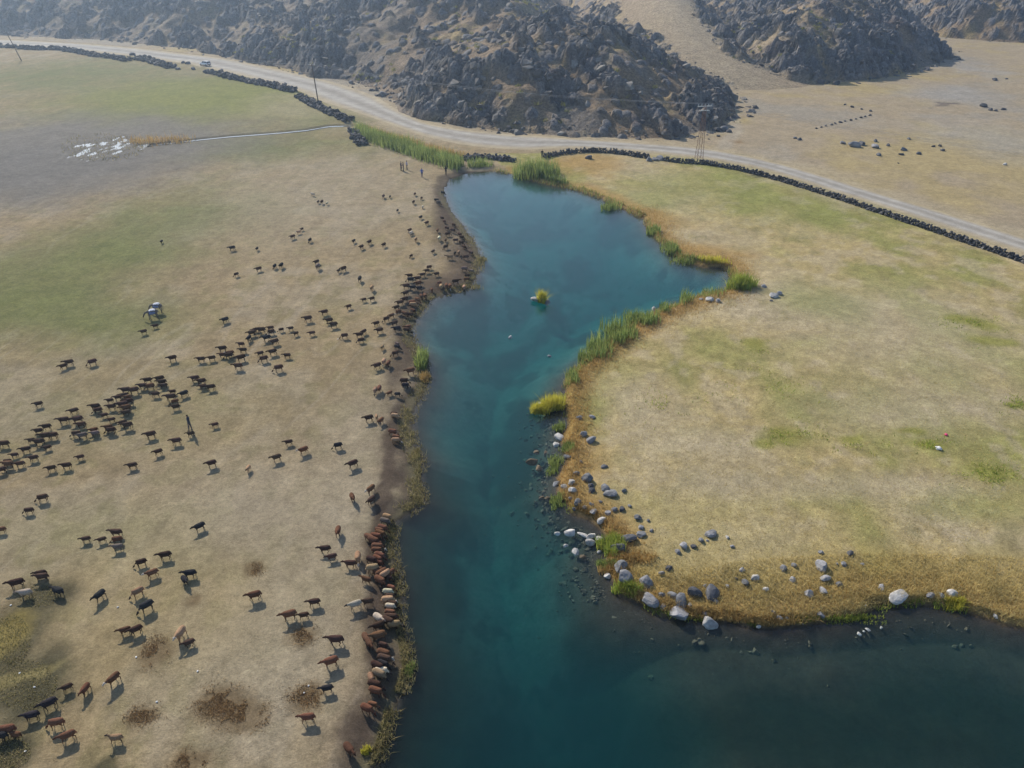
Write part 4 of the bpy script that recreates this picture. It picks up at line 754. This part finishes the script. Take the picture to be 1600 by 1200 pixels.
for n_, it in enumerate(sh_items):
    px, py, cc = it[0], it[1], it[2]; ang = R(float(it[3]) + random.gauss(0, 5)); pose = it[4] if len(it) > 4 else ('w' if random.random() < .85 else 'e')
    dx, dy = math.cos(ang), -math.sin(ang) / max(sinv(py), .3) * .8; hd = math.atan2(dy, dx)
    face = {'w': 'd', 'k': 'o', 'd': 'o', 'r': 'o', 't': 'd', 'g': 'o'}[cc] if random.random() < .85 else 'p' if cc in 'rt' else 'o'
    x_, y_, z_ = PX[0][n_], PX[1][n_], max(PX[2][n_], -.10)
    o = link('sheep', random.choice(SHEEP[pose + face]), None, (x_, y_, z_ - .01)); o.rotation_euler = (0, 0, hd); sc = random.choice((.62, .7, .76, .8, .82, .85, .9)) * random.uniform(.96, 1.04); o.scale = (sc, sc * random.uniform(.95, 1.1), sc * random.uniform(.95, 1.05))
    j = random.uniform(.75, 1.3); o.color = (*[c_ * j * random.uniform(.93, 1.07) for c_ in FL[cc][1]], 1)
    rg_ = region(px, py); k = (rg_, cc); i = cnt.get(k, 0); cnt[k] = i + 1; nm = FL[cc][0]
    tag(o, f'only {nm} sheep {rg_}' if tot[k] == 1 else f'{ordw(i)} {nm} sheep from the left {rg_}', 'sheep', 'flock of sheep')
print('SHEEP', len(sh_items), sorted(tot.items(), key=lambda t: -t[1])[:8])

# donkeys with packs
DONK = simple('donkey_coat', (.16, .14, .125), .9, .25, 6); DONKF = simple('donkey_muzzle', (.07, .06, .055), .9, .2, 6)
def donkey_mesh():
    bm = bmesh.new(); loft(bm, [((a, 0, z_), (0, w_, 0), (0, 0, h_)) for a, z_, w_, h_ in [(-.66, .92, .07, .10), (-.60, .92, .18, .20), (-.40, .90, .24, .25), (0, .86, .26, .27), (.30, .88, .23, .25), (.50, .93, .15, .20)]], 12)
    loft(bm, [((.42, 0, .98), (0, .11, 0), (-.08, 0, .15)), ((.72, 0, .90), (0, .09, 0), (-.03, 0, .12)), ((.88, 0, .72), (0, .085, 0), (.04, 0, .10))], 10)
    loft(bm, [((.82, 0, .80), (0, .08, 0), (.08, 0, .06)), ((.95, 0, .62), (0, .085, 0), (.08, 0, .06)), ((1.05, 0, .40), (0, .055, 0), (.055, 0, .03)), ((1.09, 0, .32), (0, .04, 0), (.04, 0, .02))], 10)
    for s_ in (-1, 1): tube(bm, [(.84, s_ * .06, .82), (.84, s_ * .10, .93), (.80, s_ * .13, 1.06)], [.03, .04, .012], 6)
    for lx, ly, sw in ((.36, .13, .06), (.36, -.13, -.06), (-.48, .14, -.05), (-.48, -.14, .07)):
        pts = [(lx, ly, .80), (lx + sw * .4, ly, .50), (lx + sw * .6, ly, .40), (lx + sw, ly, .08), (lx + sw + .03, ly, 0)] if lx > 0 else [(lx, ly, .84), (lx + .09, ly, .60), (lx - .05, ly, .43), (lx + sw, ly, .08), (lx + sw + .03, ly, 0)]
        tube(bm, pts, [.12, .075, .055, .04, .055], 8)
    tube(bm, [(-.66, 0, .95), (-.76, 0, .75), (-.76, 0, .45)], [.03, .025, .035], 6)
    return fuse(bm, 'donkey_body', .025, (DONK, DONKF), lambda c_: 1 if c_.x > .98 or (c_.z < .3 and c_.x < .8) else 0, .3)
def pack_mesh(side):
    bm = bmesh.new(); loft(bm, [((-.36, side * .28, .82), (0, .04, 0), (0, 0, .10)), ((-.28, side * .30, .84), (0, .09, 0), (0, 0, .17)), ((.05, side * .30, .84), (0, .10, 0), (0, 0, .18)), ((.28, side * .30, .84), (0, .08, 0), (0, 0, .15)), ((.34, side * .28, .84), (0, .04, 0), (0, 0, .09))], 10)
    return fuse(bm, 'pack_bag', .03, (WHITEBAG if side < 0 else BLUEBAG,), lambda c_: 0, .5)
WHITEBAG = simple('white_sack', (.60, .60, .62), .8, .25, 5); BLUEBAG = simple('blue_sack', (.16, .20, .34), .8, .4, 4); CLOTHM = simple('saddle_cloth', (.50, .52, .58), .85, .4, 6)
dme = donkey_mesh(); bags = [pack_mesh(-1), pack_mesh(1)]
bm = bmesh.new(); loft(bm, [((-.38, 0, 1.09), (0, .30, 0), (0, 0, .06)), ((-.2, 0, 1.14), (0, .34, 0), (0, 0, .09)), ((.1, 0, 1.14), (0, .34, 0), (0, 0, .09)), ((.3, 0, 1.10), (0, .28, 0), (0, 0, .06))], 12); cloth = fuse(bm, 'saddle_cloth', .03, (CLOTHM,), lambda c_: 0, .5)
for (px, py, hd, lb) in ((247, 482, R(176), 'far donkey of the pair carrying white and blue packs'), (240, 492, R(200), 'near donkey of the pair carrying packs, head lowered')):
    x_, y_, z_ = place(px, py + 6); o = empty('donkey', (x_, y_, z_), hd); tag(o, lb, 'donkey', 'pack donkeys'); link('body', dme, o); link('saddle_cloth', cloth, o)
    for b_ in bags: link('pack', b_, o)

# people
SKIN = simple('skin', (.36, .22, .15), .6, .1); HAIR = simple('dark_hair', (.02, .017, .015), .8, .2)
def person(px, py, face, shirt, trousers, label, step=.12, arms='down', h=1.74):
    sm = simple('shirt', shirt, .9, .2, 5); tm = simple('trousers', trousers, .9, .2, 5); shoe = simple('shoes', (.03, .027, .025), .7, .2); bm = bmesh.new()
    loft(bm, [((0, 0, .86), (0, .15, 0), (.10, 0, 0)), ((0, 0, .98), (0, .165, 0), (.11, 0, 0)), ((0, 0, 1.10), (0, .15, 0), (.105, 0, 0)), ((.01, 0, 1.28), (0, .18, 0), (.12, 0, 0)), ((0, 0, 1.42), (0, .19, 0), (.10, 0, 0)), ((0, 0, 1.48), (0, .09, 0), (.07, 0, 0)), ((.01, 0, 1.54), (0, .052, 0), (.055, 0, 0))], 12)
    loft(bm, [((.015, 0, 1.50), (0, .05, 0), (.055, 0, 0)), ((.03, 0, 1.56), (0, .06, 0), (.08, 0, 0)), ((.025, 0, 1.63), (0, .075, 0), (.097, 0, 0)), ((.01, 0, 1.70), (0, .068, 0), (.085, 0, 0)), ((0, 0, 1.74), (0, .03, 0), (.04, 0, 0))], 12)
    tube(bm, [(.10, 0, 1.63), (.135, 0, 1.60)], [.02, .014], 6)
    for s_ in (-1, 1):
        tube(bm, [(0, s_ * .09, .92), (s_ * step * .45, s_ * .095, .50), (s_ * step * .8, s_ * .095, .10), (s_ * step * .8, s_ * .095, .03)], [.095, .065, .045, .045], 10)
        tube(bm, [(s_ * step * .8 - .05, s_ * .095, .04), (s_ * step * .8 + .17, s_ * .10, .035)], [.045, .035], 8)
        if arms == 'akimbo': ap_ = [(0, s_ * .18, 1.40), (-.06, s_ * .36, 1.17), (.06, s_ * .21, 1.0)]
        elif arms == 'front': ap_ = [(0, s_ * .18, 1.40), (.02, s_ * .24, 1.13), (.22, s_ * .10, 1.12)]
        else: ap_ = [(0, s_ * .19, 1.40), (-.02 - s_ * step * .3, s_ * .25, 1.12), (.03 - s_ * step * .6, s_ * .25, .88)]
        tube(bm, ap_, [.055, .043, .032], 8); hp = Vector(ap_[-1]); dv = (hp - Vector(ap_[1])).normalized(); tube(bm, [hp, hp + dv * .08, hp + dv * .16], [.035, .042, .022], 6)
    hands = [Vector((ap_[-1][0], ap_[-1][1], ap_[-1][2]))]
    def pick(c_):
        if c_.z < .085: return 3
        if c_.z > 1.50: return 4 if (c_.z > 1.655 or c_.x < -.015) else 2
        if abs(c_.y) > .19 and c_.z < .90: return 2
        return 1 if c_.z < .93 else 0
    me = fuse(bm, 'person', .018, (sm, tm, SKIN, shoe, HAIR), pick, .4); x_, y_, z_ = place(px, py); o = link('person', me, None, (x_, y_, z_)); o.rotation_euler = (0, 0, face); k = h / 1.74; o.scale = (k, k, k)
    tag(o, label, 'person', 'people by the lake'); return o
person(627, 266.5, R(-20), (.045, .03, .05), (.04, .032, .05), 'person in dark clothes standing left of the pair by the reed bed', .06)
person(630.5, 267.2, R(200), (.05, .035, .06), (.05, .04, .07), 'person in dark plum clothes close beside another near the reed bed', .06, 'front')
person(636, 265, R(30), (.42, .40, .50), (.10, .085, .07), 'person in pale lilac shirt and dark trousers by the reed bed', .16)
person(659.5, 277, R(-60), (.07, .13, .42), (.05, .055, .10), 'person in blue top with hands on hips on the pasture', .10, 'akimbo')
person(697, 274, R(100), (.02, .022, .03), (.025, .025, .035), 'person in black standing at the corner of the lake', .08, 'front')
person(847, 247, R(-90), (.035, .03, .03), (.04, .037, .037), 'person in dark clothes standing at the end of the stone wall', .05)
person(298, 673, R(180), (.05, .06, .085), (.07, .075, .09), 'herder in dark blue clothes walking among the sheep', .13)

# ------------------------------------------------------------------ white car on the road
def box_bm(bm, x0, x1, y0, y1, z0, z1):
    v = [bm.verts.new(p) for p in ((x0, y0, z0), (x1, y0, z0), (x1, y1, z0), (x0, y1, z0), (x0, y0, z1), (x1, y0, z1), (x1, y1, z1), (x0, y1, z1))]
    for f in ((3, 2, 1, 0), (4, 5, 6, 7), (0, 1, 5, 4), (1, 2, 6, 5), (2, 3, 7, 6), (3, 0, 4, 7)): bm.faces.new([v[i] for i in f])
def to_obj(bm, name, mt, parent, smooth=False, bev=0):
    if bev: bmesh.ops.bevel(bm, geom=bm.edges[:], offset=bev, segments=2, affect='EDGES')
    bmesh.ops.recalc_face_normals(bm, faces=bm.faces); me = bpy.data.meshes.new(name); bm.to_mesh(me); bm.free(); me.materials.append(mt)
    if smooth:
        for p in me.polygons: p.use_smooth = True
    return link(name, me, parent)
PAINT = simple('white_paint', (.78, .79, .80), .25, .03); PAINT.node_tree.nodes['Principled BSDF'].inputs['Specular IOR Level'].default_value = .5
GLASS = simple('car_glass', (.03, .04, .045), .08, .05); RUB = simple('rubber', (.02, .02, .02), .8, .1); CHR = simple('wheel_rim', (.4, .4, .42), .35, .1, metal=.8); REDL = simple('tail_light', (.35, .02, .02), .3, .05); CLEARL = simple('head_light', (.7, .72, .75), .15, .05)
x_, y_, z_ = place(321, 103); i = int(np.argmin((rx_ - x_) ** 2 + (ry_ - y_) ** 2)); car = empty('car', (x_, y_, z_ + .10), math.atan2(ty[i], tx[i]) if False else R(148)); tag(car, 'white hatchback car driving on the gravel road', 'car')
PR = [(-2.1, .42, .62), (-2.12, .75, .80), (-2.0, 1.00, .82), (-1.9, 1.05, .82)]
bm = bmesh.new()
secs = [(-2.12, .40, .95, .78), (-2.05, .34, 1.02, .84), (-1.3, .30, 1.02, .87), (0, .28, 1.0, .88), (.9, .30, .98, .87), (1.5, .32, .92, .85), (1.98, .36, .78, .78), (2.1, .42, .66, .66)]
L_ = []
for a, lo, hi, wd_ in secs: L_.append([bm.verts.new(p) for p in ((a, -wd_, lo), (a, -wd_ * 1.0, (lo + hi) / 2), (a, -wd_ * .93, hi), (a, wd_ * .93, hi), (a, wd_, (lo + hi) / 2), (a, wd_, lo))])
for a, b_ in zip(L_, L_[1:]):
    for k in range(6): bm.faces.new((a[k], a[(k + 1) % 6], b_[(k + 1) % 6], b_[k]))
bm.faces.new(L_[0][::-1]); bm.faces.new(L_[-1]); body = to_obj(bm, 'body', PAINT, car, True)
def cabin(name, mt, secs_, parent):
    bm = bmesh.new(); L_ = []
    for a, zb_, wb, wt, zt in secs_: L_.append([bm.verts.new(p) for p in ((a[0], -wb, zb_), (a[1], -wt, zt), (a[1], wt, zt), (a[0], wb, zb_))])
    for a, b_ in zip(L_, L_[1:]):
        for k in range(4): bm.faces.new((a[k], a[(k + 1) % 4], b_[(k + 1) % 4], b_[k]))
    bm.faces.new(L_[0][::-1]); bm.faces.new(L_[-1]); return to_obj(bm, name, mt, parent)
cabin('window', GLASS, [((-2.0, -1.75), .96, .80, .64, 1.47), ((1.0, .25), .96, .80, .64, 1.47)], car)
bm = bmesh.new(); box_bm(bm, -1.82, .30, -.66, .66, 1.46, 1.54); to_obj(bm, 'roof', PAINT, car, False, .03)
for s_ in (-1, 1):
    for xa_, xb_ in ((-1.98, -1.76), (-1.05, -1.03), (-.15, -.22), (.98, .26)):
        bm = bmesh.new(); tube(bm, [(xa_, s_ * .80, .96), (xb_, s_ * .65, 1.49)], [.05, .05], 6); to_obj(bm, 'pillar', PAINT, car)
    for wx_ in (-1.3, 1.3):
        wo = empty('wheel', (wx_, s_ * .80, .32)); wo.parent = car; bm = bmesh.new(); loft(bm, [((0, t * .10, 0), (r_, 0, 0), (0, 0, r_)) for t, r_ in ((-1, .26), (-.8, .32), (.8, .32), (1, .26))], 18); to_obj(bm, 'tyre', RUB, wo, True)
        bm = bmesh.new(); loft(bm, [((0, s_ * t, 0), (r_, 0, 0), (0, 0, r_)) for t, r_ in ((.07, .20), (.108, .20), (.115, .12))], 14); to_obj(bm, 'rim', CHR, wo)
    bm = bmesh.new(); box_bm(bm, -2.14, -2.04, s_ * .66 - .10, s_ * .66 + .10, .72, .98); to_obj(bm, 'tail_light', REDL, car)
    bm = bmesh.new(); box_bm(bm, 1.95, 2.06, s_ * .56 - .13, s_ * .56 + .13, .60, .74); to_obj(bm, 'headlight', CLEARL, car)
    bm = bmesh.new(); box_bm(bm, .62, .74, s_ * .92 - .08, s_ * .92 + .08, .95, 1.07); to_obj(bm, 'mirror', PAINT, car)
bm = bmesh.new(); box_bm(bm, -2.17, -2.08, -.75, .75, .38, .58); to_obj(bm, 'bumper', RUB, car)
bm = bmesh.new(); box_bm(bm, 2.02, 2.13, -.6, .6, .36, .50); to_obj(bm, 'bumper', RUB, car)

# ------------------------------------------------------------------ poles, pylon and lines
WOOD = simple('pole_wood', (.10, .075, .055), .9, .3, 2); RUST = simple('rusty_steel', (.26, .15, .11), .8, .35, 2); GREY = simple('insulator', (.50, .52, .52), .4, .1)
def pole(px, py, ht, lean, label):
    x_, y_, z_ = place(px, py); o = empty('utility_pole', (x_, y_, z_)); tag(o, label, 'pole', 'wooden line poles'); top = Vector((lean[0], lean[1], ht))
    bm = bmesh.new(); tube(bm, [(0, 0, -.4), top * .5, top], [.17, .14, .11], 10); to_obj(bm, 'post', WOOD, o, True)
    bm = bmesh.new(); box_bm(bm, top.x - .9, top.x + .9, top.y - .06, top.y + .06, ht - .55, ht - .43); to_obj(bm, 'crossarm', WOOD, o); pts = []
    for k in (-.8, 0, .8):
        bm = bmesh.new(); zz_ = ht - .42 if k else ht; tube(bm, [(top.x + k, top.y, zz_), (top.x + k, top.y, zz_ + .12), (top.x + k, top.y, zz_ + .26)], [.03, .07, .04], 8); to_obj(bm, 'insulator', GREY, o); pts.append(Vector((x_ + top.x + k, y_ + top.y, z_ + zz_ + .26)))
    return pts
pA = pole(34, 95, 9.6, (-2.6, 0), 'leaning wooden pole on the far left pasture'); pB = pole(498, 163, 10.2, (-.6, 0), 'wooden pole by the boulder wall at the road bend')
x_, y_, z_ = place(1092, 248); py_ = empty('lattice_pylon', (x_, y_, z_), R(12)); tag(py_, 'rust coloured steel lattice pylon beside the road', 'pylon'); HT = 10.4
def corner(sx, sy, t): w0 = .62 * (1 - t) + .20 * t; return Vector((sx * w0, sy * w0, HT * t))
for sx, sy in ((-1, -1), (1, -1), (1, 1), (-1, 1)):
    bm = bmesh.new(); tube(bm, [corner(sx, sy, t) for t in (0, .5, 1)], [.042, .04, .035], 5); to_obj(bm, 'leg', RUST, py_)
NB = 9
for f, ((ax_, ay_), (bx_, by_)) in enumerate((((-1, -1), (1, -1)), ((1, -1), (1, 1)), ((1, 1), (-1, 1)), ((-1, 1), (-1, -1)))):
    for k in range(NB):
        t0, t1 = k / NB, (k + 1) / NB; p0, p1 = (corner(ax_, ay_, t0), corner(bx_, by_, t1)) if k % 2 == 0 else (corner(bx_, by_, t0), corner(ax_, ay_, t1))
        bm = bmesh.new(); tube(bm, [p0, (p0 + p1) / 2, p1], [.022] * 3, 4); to_obj(bm, 'brace', RUST, py_)
pP = []
for zc, wc in ((HT - .2, 1.5), (HT - 1.0, 1.0)):
    bm = bmesh.new(); box_bm(bm, -wc, wc, -.22, -.14, zc - .05, zc + .05); to_obj(bm, 'crossarm', GREY, py_); bm = bmesh.new(); box_bm(bm, -wc, wc, .14, .22, zc - .05, zc + .05); to_obj(bm, 'crossarm', GREY, py_)
for k in (-1.4, -.7, 0, .7, 1.4):
    bm = bmesh.new(); tube(bm, [(k, 0, HT - .2), (k, 0, HT + .05), (k, 0, HT + .3)], [.04, .08, .04], 6); to_obj(bm, 'insulator', GREY, py_)
for k in (-1.4, 0, 1.4): pP.append(Vector((x_, y_, z_)) + Euler((0, 0, R(12))).to_matrix() @ Vector((k, 0, HT + .3)))
WIRE = simple('wire', (.35, .36, .37), .4, .1, metal=.6)
def wire(a, b_, sag, label):
    bm = bmesh.new(); pts = [a.lerp(b_, t) - Vector((0, 0, sag * 4 * t * (1 - t))) for t in np.linspace(0, 1, 25)]; tube(bm, [p - a for p in pts], [.013] * 25, 4); o = to_obj(bm, 'power_line', WIRE, None); o.location = a; tag(o, label, 'power line', 'power lines')
for k, nm in enumerate(('left', 'middle', 'right')):
    wire(pA[k], pB[k], 2.2, f'{nm} wire between the two wooden poles'); wire(pB[k], pP[k], 1.8, f'{nm} wire from the bend pole to the pylon'); wire(pP[k], Vector((150 + k * 1.2, 78, 10.5)), 1.8, f'{nm} wire leaving the pylon to the right')

# ------------------------------------------------------------------ litter
def litter(px, py, sz, col, label, cat='litter'):
    bm = bmesh.new(); bmesh.ops.create_icosphere(bm, subdivisions=2, radius=.5)
    for v in bm.verts: v.co *= random.uniform(.7, 1.15); v.co.z *= .5
    x_, y_, z_ = place(px, py); o = to_obj(bm, 'crumpled_bag', simple('plastic', col, .5, .1), None); o.location = (x_, y_, z_ + sz * .2); o.scale = (sz, sz * .8, sz); o.rotation_euler = (0, 0, random.uniform(0, 6)); tag(o, label, cat, 'litter on the pasture')
litter(1478, 680, .38, (.62, .05, .16), 'crumpled pink plastic bag on the right pasture'); litter(1466, 702, .6, (.7, .7, .7), 'crumpled white bag in the tussock below the pink one')
for px, py, lb in ((184,949,'white scrap left of the black sheep pair'),(213,1027,'white scrap beside the dark round scrub patch'),(31,1052,'white scrap on the straw track at lower left'),(54,1074,'white scrap in the rough lower left grass'),(245,1097,'white scrap above the small rusty scrub patch'),(309,1049,'white scrap right of the grazing pair at lower left'),(40,1174,'white scrap at the bottom left corner'),(482,1072,'white scrap near the lower bank straw patch'),(475,1083,'pale scrap just below another near the lower bank'),(528,530,'white scrap in the middle of the pasture'),(17,946,'white scrap in the far left rough grass')):
    litter(px, py, .15, (.75, .75, .74), lb)

#@@HAZE
# ------------------------------------------------------------------ haze
m = bpy.data.materials.new('valley_haze'); m.use_nodes = True; nt = m.node_tree; nt.nodes.remove(nt.nodes['Principled BSDF'])
pv = nd(nt, 'ShaderNodeVolumePrincipled', Density=.00037, Anisotropy=.6); pv.inputs['Color'].default_value = (.58, .76, 1.0, 1); nt.links.new(pv.outputs[0], nt.nodes['Material Output'].inputs['Volume'])
hx, hy0, hy1, hz0, hz1 = 1600, -500, 1300, -9, 76
hv = [(-hx, hy0, hz0), (hx, hy0, hz0), (hx, hy1, hz0), (-hx, hy1, hz0), (-hx, hy0, hz1), (hx, hy0, hz1), (hx, hy1, hz1), (-hx, hy1, hz1)]
tag(link('haze', np_mesh('haze', hv, wf, m)), kind='stuff')
